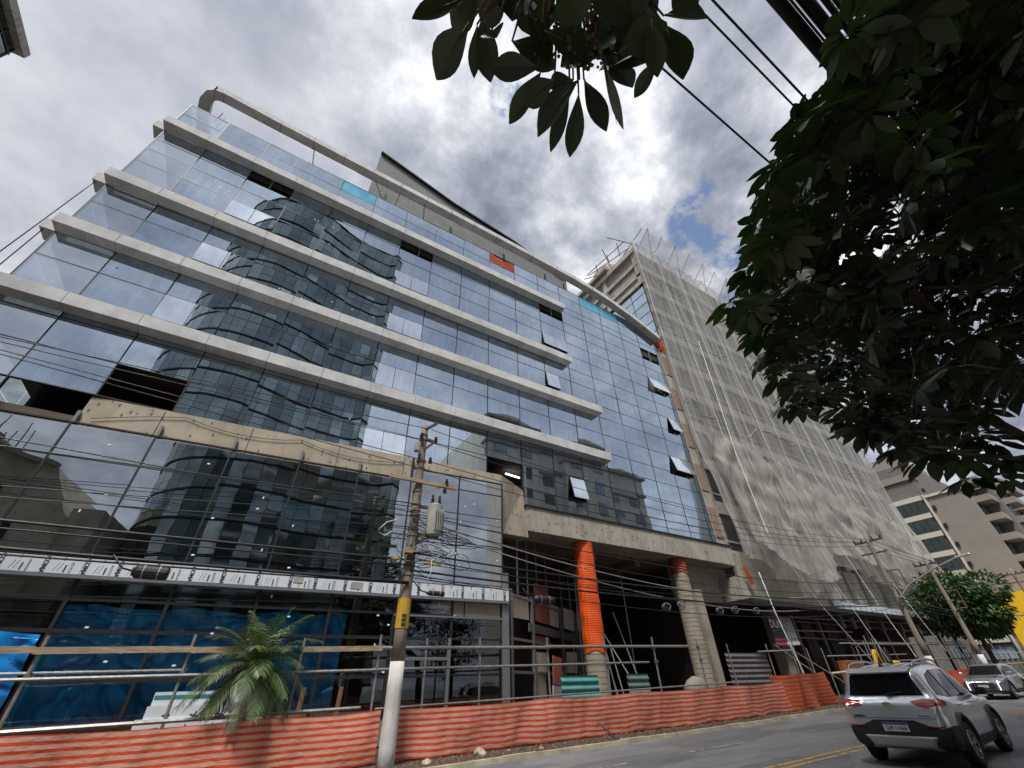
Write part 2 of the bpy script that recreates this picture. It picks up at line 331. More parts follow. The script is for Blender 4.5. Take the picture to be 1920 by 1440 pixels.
for y0 in (6.55,6.80): b.grid(lambda u,v:(-40+120*u,y0+.11*v,gz(-40+120*u)+.005),40,1)
tag(b.build('road_marking_yellow',G['ypaint']),kind='structure')
b=MB()
for k in range(-8,16):
    x0=10.6+k*4.4; b.grid(lambda u,v:(x0+2.6*u,9.32+.11*v,gz(x0+2.6*u)+.005),3,1)
tag(b.build('road_marking_white',G['wpaint']),kind='structure')
# ---------------------------------------------------------------- main glass building
X0=-8.28; PX=2.243; YG=17.8; XE=28.0
mx=[X0+PX*k for k in range(17)]           # mullions up to x=27.6
BLD=thing('office_building',(10,18,gz(10)),'long office block clad in blue mirror glass with pale horizontal fins and unfinished concrete','building')
ROWS=[9.28,10.26,11.68,12.99,14.12,15.5,16.9,17.9,19.2,20.4,21.7,22.96,24.13,25.13,26.4,27.05,28.3,29.42]
cols=[-10.2]+mx
def rowi(z): return min(range(len(ROWS)),key=lambda i:abs(ROWS[i]-z))
def coli(x): return min(range(len(cols)),key=lambda i:abs(cols[i]-x))
openings=[(-6.04,25.13,1),(3.0,25.13,1),(14.4,25.13,1),(25.4,25.13,1),(-6.04,10.26,1),(-8.28,9.28,1),(-10.2,9.28,1),(-6.04,9.28,1)]
skip=set(); light=set(); winopen=[]
for x_,z_,n_ in openings: skip.add((coli(x_),rowi(z_)))
for z_ in (9.28,10.26): skip.add((coli(9.66),rowi(z_)))
for z_ in (14.12,17.9,21.7):
    for x_ in (-6.04,2.94): light.add((coli(x_),rowi(z_)))
light.add((coli(2.94),rowi(10.26)))
hinged={(coli(14.15),rowi(17.9)):.5,(coli(14.15),rowi(21.7)):.5,(coli(25.37),rowi(22.96-1.2)):.9,(coli(25.37),rowi(17.9)):.8,(coli(25.37),rowi(14.12)):.9,(coli(15.0),rowi(10.26)):.8}
bluefilm=[(coli(-1.55),rowi(28.3)),(coli(18.6),rowi(28.3)),(coli(20.9),rowi(28.3))]; redp=(coli(9.66),rowi(28.3))
g=MB(); g2=MB(); gf=MB(); fr=MB(); gc=MB()
for ci in range(len(cols)):
    xa=cols[ci]; xb=cols[ci+1] if ci+1<len(cols) else XE
    for ri in range(len(ROWS)-1):
        za,zb=ROWS[ri],ROWS[ri+1]
        if xb<12.0 and zb<=9.5: continue
        if ri==15 and True: pass
        # glazing missing over low podium part right of corner handled by openings
        if (ci,ri) in skip or (ci,ri)==redp: continue
        tx=R.gauss(0,.0017)*(zb-za); ty=R.gauss(0,.0017)*(xb-xa)
        q=[(xa+.006,YG-tx-ty,za+.006),(xb-.006,YG-tx+ty,za+.006),(xb-.006,YG+tx+ty,zb-.006),(xa+.006,YG+tx-ty,zb-.006)]
        if (ci,ri) in hinged:
            k=hinged[(ci,ri)]; zt=zb-.05; h_=zt-za-.05; an=k*.26
            o=thing('awning_window',(0,0,0),None,None); o.parent=BLD; o.location=Vector((xa,YG,zt))-worldloc(BLD)
            for lab in ('label','category'):
                if lab in o: del o[lab]
            two=[(xa+.04,(xa+xb)/2-.01),((xa+xb)/2+.01,xb-.04)]
            if abs(xa-14.15)<.3 and ri==rowi(17.9) : two=two[:1]
            if abs(xa-25.37)<.3 and ri==rowi(17.9) : two=two[1:]
            if abs(xa-14.15)<.3 and ri==rowi(10.26): two=two[1:]
            used=two
            pn=MB(); pf=MB()
            for (p0,p1) in two:
                def P(xx,t,d=0): return (xx,YG-.03-math.sin(an)*h_*t-d*math.cos(an),zt-math.cos(an)*h_*t+d*math.sin(an)*-1)
                pn.face([P(p0,1,.03),P(p1,1,.03),P(p1,0,.03),P(p0,0,.03)])
                for e0,e1 in ((P(p0,0),P(p0,1)),(P(p1,0),P(p1,1)),(P(p0,1),P(p1,1))): pf.bar(e0,e1,.05,.05)
                pf.bar((p0,YG,zt-h_*.95),P(p0,.9),.02,.02); pf.bar(((p0+p1)/2,YG+.02,za+.05),((p0+p1)/2+.5,YG-.1,za+.02),.04,.04)
            o2=pn.build('window_pane',G['glass2'],o); pf.build('window_frame',G['mullion'],o)
            # other half stays closed
            full=[(xa+.04,(xa+xb)/2-.01),((xa+xb)/2+.01,xb-.04)]
            for p0,p1 in full:
                if (p0,p1) not in used: g.face([(p0,YG,za),(p1,YG,za),(p1,YG,zb),(p0,YG,zb)])
            continue
        if (ci,ri) in light:
            xm=(xa+xb)/2; an=.035
            for (p0,p1) in ((xa+.02,xm-.012),(xm+.012,xb-.02)):
                MB().face([(p0,YG-.02-an*(zb-za),za+.02),(p1,YG-.02-an*(zb-za),za+.02),(p1,YG-.02,zb-.02),(p0,YG-.02,zb-.02)]).build('ajar_window',G['glass2'],BLD)
            continue
        if (ci,ri) in bluefilm: MB().face(q).build('protective_film',G['film'],BLD); g.face([(a,b+.02,c) for a,b,c in q]); continue
        (gc if (xb<-6.2) else g).face(q)
        
# make first column partly see-through: corner bay
g.build('curtain_wall',G['glass'],BLD); 
G['cornerglass']=see_glass('corner_bay_glass',(.55,.62,.62),.62)
gc.build('corner_glazing',G['cornerglass'],BLD)
for i,x_ in enumerate(cols+[XE]):
    fr.box(x_-.022,x_+.022,YG-.012,YG+.12,9.28 if x_>11.5 or x_<-6.5 else 10.3,29.45)
for ri,z_ in enumerate(ROWS):
    fr.box(cols[0] if z_>9.5 else 12.0,XE,YG-.010,YG+.10,z_-.016,z_+.016)
fr.build('mullions',G['mullion'],BLD)
# left side glazing and its structure seen through the corner
b=MB()
for yb in range(8):
    for ri in range(1,len(ROWS)-1): b.face([(-10.2,YG+.05+yb*2,ROWS[ri]+.02),(-10.2,YG+2+yb*2,ROWS[ri]+.02),(-10.2,YG+2+yb*2,ROWS[ri+1]-.02),(-10.2,YG+.05+yb*2,ROWS[ri+1]-.02)])
b.build('side_glazing',G['clear'],BLD)
b=MB()
for z_ in (9.0,12.6,16.3,19.95,25.9): b.box(-10.15,27.9,YG+.25,33,z_,z_+.45)
b.build('floor_slabs',G['slab'],BLD)
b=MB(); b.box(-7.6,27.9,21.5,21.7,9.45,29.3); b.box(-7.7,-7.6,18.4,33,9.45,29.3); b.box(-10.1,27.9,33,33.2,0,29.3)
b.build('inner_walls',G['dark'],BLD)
b=MB(); 
for ri in (9,): pass
for z_ in (12.99,16.6,20.2,25.9,27.4): b.box(-7.6,27.6,YG+.1,YG+.2,z_-.3,z_+.75)
b.build('spandrel_backing',G['dark'],BLD)
# posts inside openings
b=MB()
for x_ in (-4.9,4.2,15.3,26.5): b.box(x_-.035,x_+.035,YG-.01,YG+.1,25.15,26.38)
b.box(6.1,6.18,YG-.005,YG+.09,10.3,11.0); b.box(12.02,12.14,YG-.03,YG+.11,9.3,11.66)
b.build('opening_post',G['alu'],BLD)
# tube light behind the opening over the corner
# fins
for fi,(zb,xr) in enumerate(((13.21,18.50),(16.83,18.46),(20.50,16.27),(26.05,16.3))):
    f_=MB(); c_=MB(); x=-10.25; xs=[-10.25]+[m_ for m_ in mx if m_<xr-.3]+[xr]
    for a,b_ in zip(xs[:-1],xs[1:]):
        f_.box(a+.009,b_-.009,17.2,YG-.02,zb,zb+.54)
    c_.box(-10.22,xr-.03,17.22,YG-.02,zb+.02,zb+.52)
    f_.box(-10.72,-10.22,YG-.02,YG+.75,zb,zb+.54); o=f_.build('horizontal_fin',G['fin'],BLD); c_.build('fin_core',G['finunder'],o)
# parapet opening with red cloth
b=MB(); xa,xb=cols[redp[0]],cols[redp[0]+1]
b.grid(lambda u,v:(xa+.05+(xb-xa-.1)*u,YG-.02+.05*math.sin(u*9+v*4),28.33+1.0*v-.18*math.sin(u*3.14)*(v)),16,8); b.build('red_cloth_patch',G['redcloth2'],BLD,smooth=True)
# roof ring beam
rb=[(-9.2,31.62),(-6,31.55),(-2,31.5),(2,31.48),(6,31.45),(10,31.4),(13.5,31.32),(16,31.25),(18,31.15),(20,30.95),(22,30.6),(24.4,29.95),(26.3,29.3),(28.0,28.6)]
b=MB()
pts=[(-10.6,30),(-10.6,24),(-10.6,19.2),(-10.45,18.2),(-10.1,17.55),(-9.7,17.28),(-9.2,17.2)]
prof=[(Vector((x,y,31.64)),) for x,y in pts]
path=[Vector((x,y,31.64)) for x,y in pts]+[Vector((x,17.2,z)) for x,z in rb[1:]]
def band(b,path,hh,dd):
    for i in range(len(path)-1):
        p,q=path[i],path[i+1]
        def nrm(i):
            a=path[max(i-1,0)]; c=path[min(i+1,len(path)-1)]; d=(c-a); d.z=0; d.normalize(); return Vector((-d.y,d.x,0)) 
        n0,n1=nrm(i),nrm(i+1)
        ang=(q-p); t=abs(ang.z)/max(.01,ang.length)
        b.hexa([p-V(0,0,hh),q-V(0,0,hh),q+n1*dd-V(0,0,hh),p+n0*dd-V(0,0,hh),p,q,q+n1*dd,p+n0*dd])
band(b,path,.46,.60); b.box(-1.0,2.3,17.35,17.75,30.9,31.03); b.build('roof_ring_beam',G['fin'],BLD)
b=MB()
for i in range(5,len(path)-1):
    p,q=path[i],path[i+1]; n_=max(1,int((q-p).length/2)); 
    for k in range(n_):
        c_=p.lerp(q,k/n_); b.box(c_.x-.012,c_.x+.012,17.19,17.81,c_.z-.466,c_.z+.006)
b.build('beam_joints',G['mullion'],BLD)
# stays between parapet and ring beam
for k,(xa,xb) in enumerate(((-3.5,-3.9),(1.5,.1),(1.9,2.1),(4.3,3.9))):
    MB().tube([(xa,18.3,29.3),(xb,17.6,31.1)],.035,6).build('beam_stay',G['alu'],BLD)
b=MB()
for k in range(7): b.box(-9.1+.11*k,-9.06+.11*k,18.2+.25*k,18.24+.25*k,29.4,30.8)
b.build('corner_louvre',G['fin'],BLD)
# rooftop volume in dark boarded panels
b=MB(); top=[(0.05,39.1),(7,37.1),(13.3,36.1),(19.6,34.4)]
bot=31.0
for (xa,za),(xb,zb) in zip(top[:-1],top[1:]):
    b.hexa([(xa,20,29.0),(xb,20,29.0),(xb,29,29.0),(xa,29,29.0),(xa,20,za),(xb,20,zb),(xb,29,zb),(xa,29,za)])
PH=Mat('boarded_panels'); PH.set(Roughness=.85); v=PH.coord('Object',(1,1,1)); st=PH.noise(PH.coord('Object',(.5,.5,5)),2.2,7,.65)
cc=PH.ramp(st,[(.3,(.13,.13,.135)),(.7,(.25,.25,.255))]); br=PH.n('ShaderNodeTexBrick'); PH.L.new(PH.coord('Object',(1,1,1),(math.pi/2,0,0)),br.inputs[0]); br.inputs['Scale'].default_value=.55; br.inputs['Mortar Size'].default_value=.006; br.inputs['Color1'].default_value=(1,1,1,1); br.inputs['Color2'].default_value=(.88,.88,.88,1); br.inputs['Mortar'].default_value=(.45,.45,.45,1)
PH.col(PH.mixc(1,cc,br.outputs[0],'MULTIPLY')); G['boards']=PH.m
o=b.build('rooftop_volume',PH.m,BLD)
b=MB()
for (xa,za),(xb,zb) in zip(top[:-1],top[1:]): b.bar((xa,19.9,za+.05),(xb,19.9,zb+.05),.3,.16)
for x_ in (1.3,7.0,12.3,16.9,19.2): b.box(x_-.1,x_+.1,19.94,20.0,31,33.6)
b.build('volume_trim',G['mullion'],o)
b=MB()
for x_ in (2.5,5,8.2,10.6,13.5,15.2,18): b.bar((x_,18.6,29.5),(x_+R.choice((0,0,1.2)),18.6,32.0),.05)
b.build('roof_strut',G['alu'],BLD)
# concrete and brick end pier
b=MB(); b.box(28.02,29.3,17.75,19.2,8.9,28.6); o=b.build('end_pier',G['conc'],BLD)
for k,zz_ in enumerate((9.8,13.3,16.95,20.6,24.3)):
    b=MB(); b.box(28.1,28.95,17.70,17.76,zz_,zz_+2.2); b.build('brick_infill',G['brick'],o)
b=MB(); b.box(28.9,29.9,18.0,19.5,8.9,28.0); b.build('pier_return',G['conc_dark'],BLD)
MB().grid(lambda u,v:(28.0+.9*u+.1*math.sin(v*8),17.66-.08*math.sin(u*7),27.2+1.3*v),6,6).build('red_bag',G['redcloth2'],BLD,smooth=True)
# transfer beam + ledge + soffit
b=MB()
def beampt(u): return 11.9+(28.9-11.9)*u
for k in range(8):
    xa,xb=beampt(k/8),beampt((k+1)/8); b.hexa([(xa,17.45,7.95-.0*k),(xb,17.45,7.95),(xb,19,7.95),(xa,19,7.95),(xa,17.45,9.20),(xb,17.45,9.20),(xb,19,9.20),(xa,19,9.20)])
b.build('transfer_beam',G['conc'],BLD)
b=MB(); b.box(11.8,29,17.38,17.8,9.2,9.27); b.build('glazing_ledge',G['mullion'],BLD)
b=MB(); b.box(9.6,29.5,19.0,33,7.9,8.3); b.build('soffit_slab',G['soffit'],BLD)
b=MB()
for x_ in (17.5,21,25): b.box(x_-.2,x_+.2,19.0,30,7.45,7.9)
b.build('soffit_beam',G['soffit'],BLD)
# ---------------------------------------------------------------- podium (slightly turned to the street)
PO=Vector((-6.16,17.86,0)); PU=Vector((.9973,-.0732,0)).normalized(); PN=Vector((.0732,.9973,0)).normalized()
def pod(s,z,off=0): return PO+PU*s-PN*off+Vector((0,0,z))
def pbox(b,s0,s1,o0,o1,z0,z1):
    return b.hexa([pod(s0,z0,o1),pod(s1,z0,o1),pod(s1,z0,o0),pod(s0,z0,o0),pod(s0,z1,o1),pod(s1,z1,o1),pod(s1,z1,o0),pod(s0,z1,o0)])
def pquad(b,s0,s1,z0,z1,off,t=0): return b.face([pod(s0,z0,off-t),pod(s1,z0,off-t),pod(s1,z1,off+t),pod(s0,z1,off+t)])
PM=[-6.9,-4.6,-2.3,.04,2.36,4.72,7.08,9.36,11.6,13.85,16.05]
b=MB(); pbox(b,.05,16.1,-.35,0,8.95,10.2)
b.hexa([pod(16.1,7.35,0),V(11.9,17.45,7.6),V(11.9,18.2,7.6),pod(16.1,7.35,-.35),pod(16.1,10.2,0),V(11.86,17.75,10.15),V(11.86,18.2,10.15),pod(16.1,10.2,-.35)])
b.build('podium_parapet',G['conc_tan'],BLD)
b=MB(); 
for s_ in (2.2,5.1,8.4,11.2): b.tube([pod(s_,8.98,.012),pod(s_,10.16,.012)],.012,4)
b.build('formwork_joint',G['conc_dark'],BLD)
# netting hung on the parapet: thin cord zigzag
b=MB()
def cord(a,c,sag): return [a.lerp(c,t/6)-V(0,0,sag*4*(t/6)*(1-t/6)) for t in range(7)]
for a,c,s_ in (((.4,9.35),(2.9,10.05),-.05),((2.9,10.05),(6.9,10.02),.28),((6.9,10.02),(11.2,9.9),.3)): b.tube(cord(pod(*a,.05),pod(*c,.05),s_),.012,4)
b.build('net_cord',G['cable'],BLD)
gl=MB()
for i in range(len(PM)-1):
    zt=9.62 if PM[i]>=11.5 else 9.08
    rows=[4.97,6.55,7.9,9.02]+([9.62] if zt>9.1 else [])
    for a,c in zip(rows[:-1],rows[1:]):
        pquad(gl,PM[i]+.03,PM[i+1]-.03,a+.02,c-.02,.14,R.gauss(0,.0016))
gl.build('podium_glazing',G['podglass'],BLD)
fr=MB()
for i,s_ in enumerate(PM):
    zt=9.64 if s_>=11.5 else 9.1
    pbox(fr,s_-.03,s_+.03,.06,.16,4.95,zt)
    if s_<11.5: pass
pbox(fr,11.6-.04,11.6+.04,.0,.17,9.0,10.15)
for z_ in (7.9,6.55): pbox(fr,PM[0],16.05,.08,.15,z_-.014,z_+.014)
pbox(fr,PM[0],11.6,.05,.17,9.06,9.11); pbox(fr,11.6,16.08,.05,.17,9.61,9.66); pbox(fr,11.6,16.08,.05,.155,8.99,9.03)
fr.build('podium_mullions',G['mullion'],BLD)
b=MB()
for s_ in (.04,2.36,4.72,7.08,9.36): pbox(b,s_-.045,s_+.045,.02,.12,9.12,9.55)
b.build('mullion_bracket',G['alu'],BLD)
# film-wrapped canopy band
band_=MB(); x=PM[0]
while x<16.2:
    x2=min(16.25,x+1.16); pbox(band_,x+.006,x2-.006,-.1,.32,4.50,4.93)
    pts=[pod(x+.01,4.93,.30),pod(x2-.01,4.93,.30),pod(x2-.01,4.96,-.05),pod(x+.01,4.96,-.05)]; band_.face(pts)
    x=x2
CB=band_.build('canopy_band',G['whitefilm'],BLD)
b=MB(); pbox(b,PM[0],16.25,-.2,.33,4.40,4.495); b.build('canopy_edge',G['alu'],BLD)
t1=MB(); t2=MB(); t3=MB(); x=-.2
k=0
while x<16.0:
    textmesh(t1,'COMA',.155,pod(x,4.93,.325),(0,0,-1),PU,.006,spacing=.95)
    if x+.55<16.1:
        textmesh(t2,'ALUCO',.085,pod(x+.62,4.80,.325),(0,0,-1),PU,0)
        t2.face([pod(x+.50,4.53,.325),pod(x+.535,4.53,.325),pod(x+.535,4.72,.325),pod(x+.50,4.72,.325)])
    for q in range(2): t3.bar(pod(x+.28+.09*q,4.56,.326),pod(x+.34+.09*q,4.78,.326),.008,.003)
    t2.face([pod(x+.40,4.84,.325),pod(x+.43,4.84,.325),pod(x+.43,4.92,.325),pod(x+.40,4.92,.325)])
    x+= (.93 if k%3 else .80)+R.uniform(-.05,.09); k+=1
t1.build('film_lettering',G['ink'],CB); t2.build('film_small_print',G['ink'],CB); t3.build('film_pattern',G['graymark'],CB)
# ground storey
g_=MB(); g_.grid(lambda u,v:pod(PM[0]+(16.05-PM[0])*u,.2+.9*v,.1),1,1); g_.build('plinth',G['conc_dark'],BLD)
GZ=[.98,2.0,3.13,3.9,4.42]
gl=MB(); gt=MB()
for i in range(len(PM)-1):
    for a,c in zip(GZ[:-1],GZ[1:]):
        if PM[i]<2 and c<=3.2: continue
        if c>4 and PM[i]>=13.5: continue
        (gt if (c>4 and PM[i]<11.5) else gl).face([pod(PM[i]+.03,a+.02,.10),pod(PM[i+1]-.03,a+.02,.10),pod(PM[i+1]-.03,c-.02,.10),pod(PM[i]+.03,c-.02,.10)])
gl.build('storefront_glazing',G['storeglass'],BLD)
G['greenglass']=mirror_glass('green_grey_glass',(.22,.27,.25),.04,.01); gt.build('transom_glass',G['greenglass'],BLD)
fr=MB()
for s_ in PM: pbox(fr,s_-.045,s_+.045,.02,.14,.95,4.42)
for z_,t_ in ((.98,.05),(2.0,.045),(3.13,.05),(3.9,.035)): pbox(fr,PM[0],13.8,.03,.135,z_-t_,z_+t_)
pbox(fr,13.8,16.05,.03,.135,3.1,3.16); pbox(fr,13.8,16.05,.03,.135,2.0,2.05)
fr.build('storefront_frame',G['mullion'],BLD)
fr=MB(); pbox(fr,11.65,13.8,.06,.18,2.46,2.56); pbox(fr,13.74,13.86,.06,.19,.95,3.15); pbox(fr,11.6,16.1,.05,.17,3.82,3.88); pbox(fr,16.0,16.3,-.05,.2,.9,5.6)
fr.build('storefront_rail',G['alu'],BLD)
for s0,s1 in ((13.0,14.35),(14.4,15.95)):
    b=MB(); pbox(b,s0,s1,-.02,.09,3.9,4.40); b.build('infill_panel',G['panelconc'],BLD)
# dim interior behind the podium glass
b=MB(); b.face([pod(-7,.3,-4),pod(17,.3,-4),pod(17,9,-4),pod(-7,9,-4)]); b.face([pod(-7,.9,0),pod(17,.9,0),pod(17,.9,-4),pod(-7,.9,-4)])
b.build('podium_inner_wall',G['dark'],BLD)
b=MB(); pbox(b,-7,16,-4,-.25,4.5,4.9); pbox(b,-7,16,-4,-.36,9.0,9.3); b.build('podium_slab',G['slab'],BLD)
b=MB()
for s_ in (3.1,8.2,12.4): b.tube([pod(s_,.9,-1.6),pod(s_,4.5,-1.6)],.28,12)
for s_ in (1,6.1,10.9): b.tube([pod(s_,4.9,-1.5),pod(s_,9,-1.5)],.3,12)
b.build('inner_column',G['conc_dark'],BLD)
# small stickers on panes
b=MB(); 
for i in range(46):
    s_=R.uniform(-1.5,15.8); z_=R.choice([R.uniform(5.1,8.8),R.uniform(1.2,4.3)]); w_,h_=(.085,.045) if R.random()<.6 else (.04,.08)
    b.face([pod(s_,z_,.165),pod(s_+w_,z_,.165),pod(s_+w_+.01,z_+h_,.165),pod(s_+.01,z_+h_,.165)])
b.build('pane_stickers',G['sticker'],BLD)
b=MB()
for i in range(70):
    s_=R.uniform(-8,27); z_=R.choice(ROWS[2:13])+R.choice((.12,.5,1.0)); 
    if s_<12 and z_<10.3: continue
    b.face([(s_,YG-.03,z_),(s_+.07,YG-.03,z_),(s_+.07,YG-.03,z_+.04),(s_,YG-.03,z_+.04)])
b.build('facade_stickers',G['sticker'],BLD)
# blue tarpaulins inside/outside
def tarp(name,s0,s1,z0,z1,off,label,seed):
    b=MB()
    def fn(u,v):
        s=s0+(s1-s0)*u; z=z0+(z1-z0)*v+ (0 if v<.95 else -.12*abs(math.sin(u*6+seed)))
        d=.06*math.sin(s*3.1+seed+z*1.3)+.07*noise.noise(V(s*1.8+seed,z*1.4,0))+.03*math.sin((s*.6+z)*5+seed)-.10*(1-min(1,abs(noise.noise(V(s*1.3+z*.8+seed,z*1.1-s*.5,3)))*5))**2
        return pod(s,z,off+d)
    b.grid(fn,120,60); o=b.build(name,G['tarp'] if off>0 else G['tarp2'],smooth=True); return tag(o,label,'tarpaulin','blue tarpaulins hung along the podium')
tarp('tarpaulin',-7,2.28,.6,3.1,.32,'bright creased blue tarpaulin hanging outside the glass at the far left',1)
tarp('tarpaulin',2.3,7.0,.95,3.85,-.14,'wide blue tarpaulin behind the podium glass left of the palm',2.3)
tarp('tarpaulin',7.1,10.0,.95,3.9,-.14,'narrow blue tarpaulin behind the glass between palm and utility pole',4.1)
# stacked white panels behind the rail
S=thing('panel_stack',pod(6.2,gz(-2)+.1,.5),'stack of white wrapped cladding panels with teal stripe leaning behind the palm','panels')
for k,(s0,s1,z0,z1,o_) in enumerate(((5.15,8.3,.95,1.15,.75),(5.3,7.7,1.0,1.42,.7),(5.35,8.0,1.1,1.72,.62))):
    b=MB(); pbox(b,s0,s1,o_-.05,o_,z0,z1); o=b.build('wrapped_panel',G['whitefilm'],S)
    b=MB(); b.cur=0
    if k==2: pbox(b,s0+.02,s1-.02,o_-.02,o_+.006,z1-.16,z1-.07); b.build('teal_stripe',plain('teal_print',(.03,.22,.22),.5),o)
    else:
        t=MB()
        for q in range(4): textmesh(t,'AXX'[q%3],.2,pod(s0+.4+q*.62,z1-.2,o_+.008),PU*.5+V(0,0,-.9),PU*.9+V(0,0,.5),.01)
        t.build('panel_print',G['ink'],o)
# timber stakes
for s_ in (9.0,10.1):
    b=MB(); b.bar(pod(s_,.4,.5),pod(s_+.05,1.75,.5),.12,.05); tag(b.build('timber_stake',plain('stake_wood',(.2,.09,.05),.8)),('left' if s_<9.5 else 'right')+' one of two short brown timber stakes behind the barrier near the pole','stake')
# ---------------------------------------------------------------- angled storefront into the portico
W0=V(9.95,16.72,0); WU=V(.84,.545,0).normalized(); WN=V(-.545,.84,0).normalized()
def sf(px,py,off=0): return onP(px,py,W0-WN*off,WN)
def sfq(b,pts,off=0): return b.face([sf(x,y,off) for x,y in pts])
def wpt(t,z,off=0): return W0+WU*t-WN*off+V(0,0,z)
def wbox(b,t0,t1,o0,o1,z0,z1): return b.hexa([wpt(t0,z0,o1),wpt(t1,z0,o1),wpt(t1,z0,o0),wpt(t0,z0,o0),wpt(t0,z1,o1),wpt(t1,z1,o1),wpt(t1,z1,o0),wpt(t0,z1,o0)])
def tt(px,py=1200): return (sf(px,py)-W0).dot(WU)
b=MB(); wbox(b,-.1,22,-1.4,-1.3,.2,7.9); b.build('portico_side_wall',G['dark'],BLD)
fr=MB()
for px,w_ in ((955,.22),(997,.18),(1052,.2),(1080,.2),(1108,.2)):
    t=tt(px); wbox(fr,t-w_/2,t+w_/2,0,.14,.4,5.1)
for px in (968,986,1003,1020,1045): t=tt(px,1050); wbox(fr,t-.03,t+.03,.0,.06,5.0,7.9)
for z_ in (3.25,2.1,4.9): wbox(fr,.2,tt(1052),.02,.1,z_-.05,z_+.05)
fr.build('portico_frame',G['alu'],BLD)
for pts in ([(948,1109),(990,1121),(992,1163),(950,1155)],[(1030,1133),(1047,1138),(1048,1178),(1031,1172)],[(1055,1139),(1075,1146),(1077,1184),(1057,1178)],[(1080,1146),(1098,1152),(1100,1190),(1082,1184)],[(1004,1222),(1026,1224),(1028,1262),(1008,1262)],[(1007,1264),(1024,1266),(1026,1312),(1008,1312)],[(1062,1222),(1082,1224),(1084,1262),(1063,1262)]):
    b=MB(); sfq(b,pts[::-1],.05); sfq(b,pts[::-1],.0); b.build('infill_panel',G['panelconc'],BLD)
RB=plain('red_brown_board',(.20,.075,.055),.7,0,.25,5)
for pts in ([(1000,1093),(1027,1101),(1030,1172),(1004,1164)],[(1004,1192),(1031,1196),(1032,1212),(1005,1212)]): b=MB(); sfq(b,pts[::-1],.07); b.build('site_board',RB,BLD)
b=MB()
a0,a1,b1_,b0=sf(993,1168,.12),sf(1085,1192,.12),sf(1085,1206,.12),sf(993,1184,.12)
for k in range(12):
    u0=k/12; b.hexa([a0.lerp(b0,u0+.055),a1.lerp(b1_,u0+.055),a1.lerp(b1_,u0+.055)+WN*.08,a0.lerp(b0,u0+.055)+WN*.08,a0.lerp(b0,u0),a1.lerp(b1_,u0),a1.lerp(b1_,u0)+WN*.05,a0.lerp(b0,u0)+WN*.05])
b.build('louvre_grille',G['alu'],BLD)
def leanboard(pts,off,mat,label,cat='board',name='plywood_board'):
    b=MB(); q=[sf(x,y,off) for x,y in pts]; q2=[p+WN*.03 for p in q]
    b.hexa([q[3],q[2],q2[2],q2[3],q[0],q[1],q2[1],q2[0]]); return tag(b.build(name,mat),label,cat)
leanboard([(1037,1229),(1053,1234),(1056,1286),(1038,1283)],.5,plain('rusty_red_ply',(.36,.12,.07),.7,0,.4,5),'rust-red plywood sheet leaning against the storefront frame left of the orange column')
leanboard([(1037,1285),(1055,1288),(1057,1313),(1038,1312)],.55,plain('pale_board',(.45,.47,.5),.6,0,.1),'pale grey board under the rust-red plywood sheet','board','site_board')
def corrug(name,p0,p1,z0,z1,mat,label,amp=.03,n=14,vertical=False,cat='sheet'):
    b=MB(); p0=Vector(p0); p1=Vector(p1); d=(p1-p0); nn=V(d.y,-d.x,0).normalized()
    def fn(u,v): return p0+d*u+V(0,0,z0+(z1-z0)*v)+nn*amp*math.sin((u if vertical else v)*n*2*math.pi)
    b.grid(fn,(n*6 if vertical else 2),(2 if vertical else n*6)); return tag(b.build(name,mat,smooth=True),label,cat)
TL=plain('teal_sheet',(.10,.36,.33),.5,.1,.25,4)
corrug('corrugated_sheet',(12.6,16.6,0),(14.6,16.6,0),.4,1.95,TL,'teal corrugated sheet standing left of the orange-wrapped column',n=6)
corrug('corrugated_sheet',(16.9,17.2,0),(18.3,17.2,0),.4,2.0,plain('green_grey_sheet',(.12,.2,.17),.6,.1,.25,4),'dull green corrugated sheet standing right of the orange-wrapped column',n=6)
# columns
def column(x,y,zt,zs,label_wrap,wrapz):
    b=MB(); z0=gz(x)
    n=34
    for k in range(n):
        za=z0+(zt-z0)*k/n; zb=z0+(zt-z0)*(k+1)/n
        b.tube([(x,y,za+.012),(x,y,zb-.012)],.50,28); b.tube([(x,y,za-.02),(x,y,za+.02)],.485,24,False)
    o=b.build('round_column',G['colconc'],BLD,smooth=False)
    b=MB(); b.grid(lambda u,v:(x+(.53+.012*math.sin(v*31+u*9)+.01*math.sin(u*25.13))*math.cos(u*2*math.pi),y+(.53+.012*math.sin(v*31+u*9)+.01*math.sin(u*25.13))*math.sin(u*2*math.pi),wrapz+(zt-.02-wrapz)*v+(.06*math.sin(u*12.6)+.03*math.sin(u*31.4))*(1-v)**6),64,40); b.build('orange_mesh_wrap',G['omesh'] if x<20 else plain('dark_orange_mesh',(.30,.06,.025),.7,0,.3,4),o,smooth=True)  # second column's mesh is a darker, redder orange
    return o
G['colconc']=concrete('column_concrete',(.34,.30,.24),.4,.4,.7)
OM=Mat('orange_safety_mesh'); OM.set(Roughness=.45); br=OM.n('ShaderNodeTexBrick'); 
cz=OM.n('ShaderNodeTexCoord'); cs=OM.n('ShaderNodeSeparateXYZ'); OM.L.new(cz.outputs['Object'],cs.inputs[0])
w1=OM.n('ShaderNodeMath',operation='SINE'); mm=OM.n('ShaderNodeMath',operation='MULTIPLY'); mm.inputs[1].default_value=62; OM.L.new(cs.outputs[2],mm.inputs[0]); OM.L.new(mm.outputs[0],w1.inputs[0])
gx=OM.n('ShaderNodeMath',operation='SINE'); m3=OM.n('ShaderNodeMath',operation='MULTIPLY'); m3.inputs[1].default_value=75; OM.L.new(cs.outputs[0],m3.inputs[0]); OM.L.new(m3.outputs[0],gx.inputs[0])
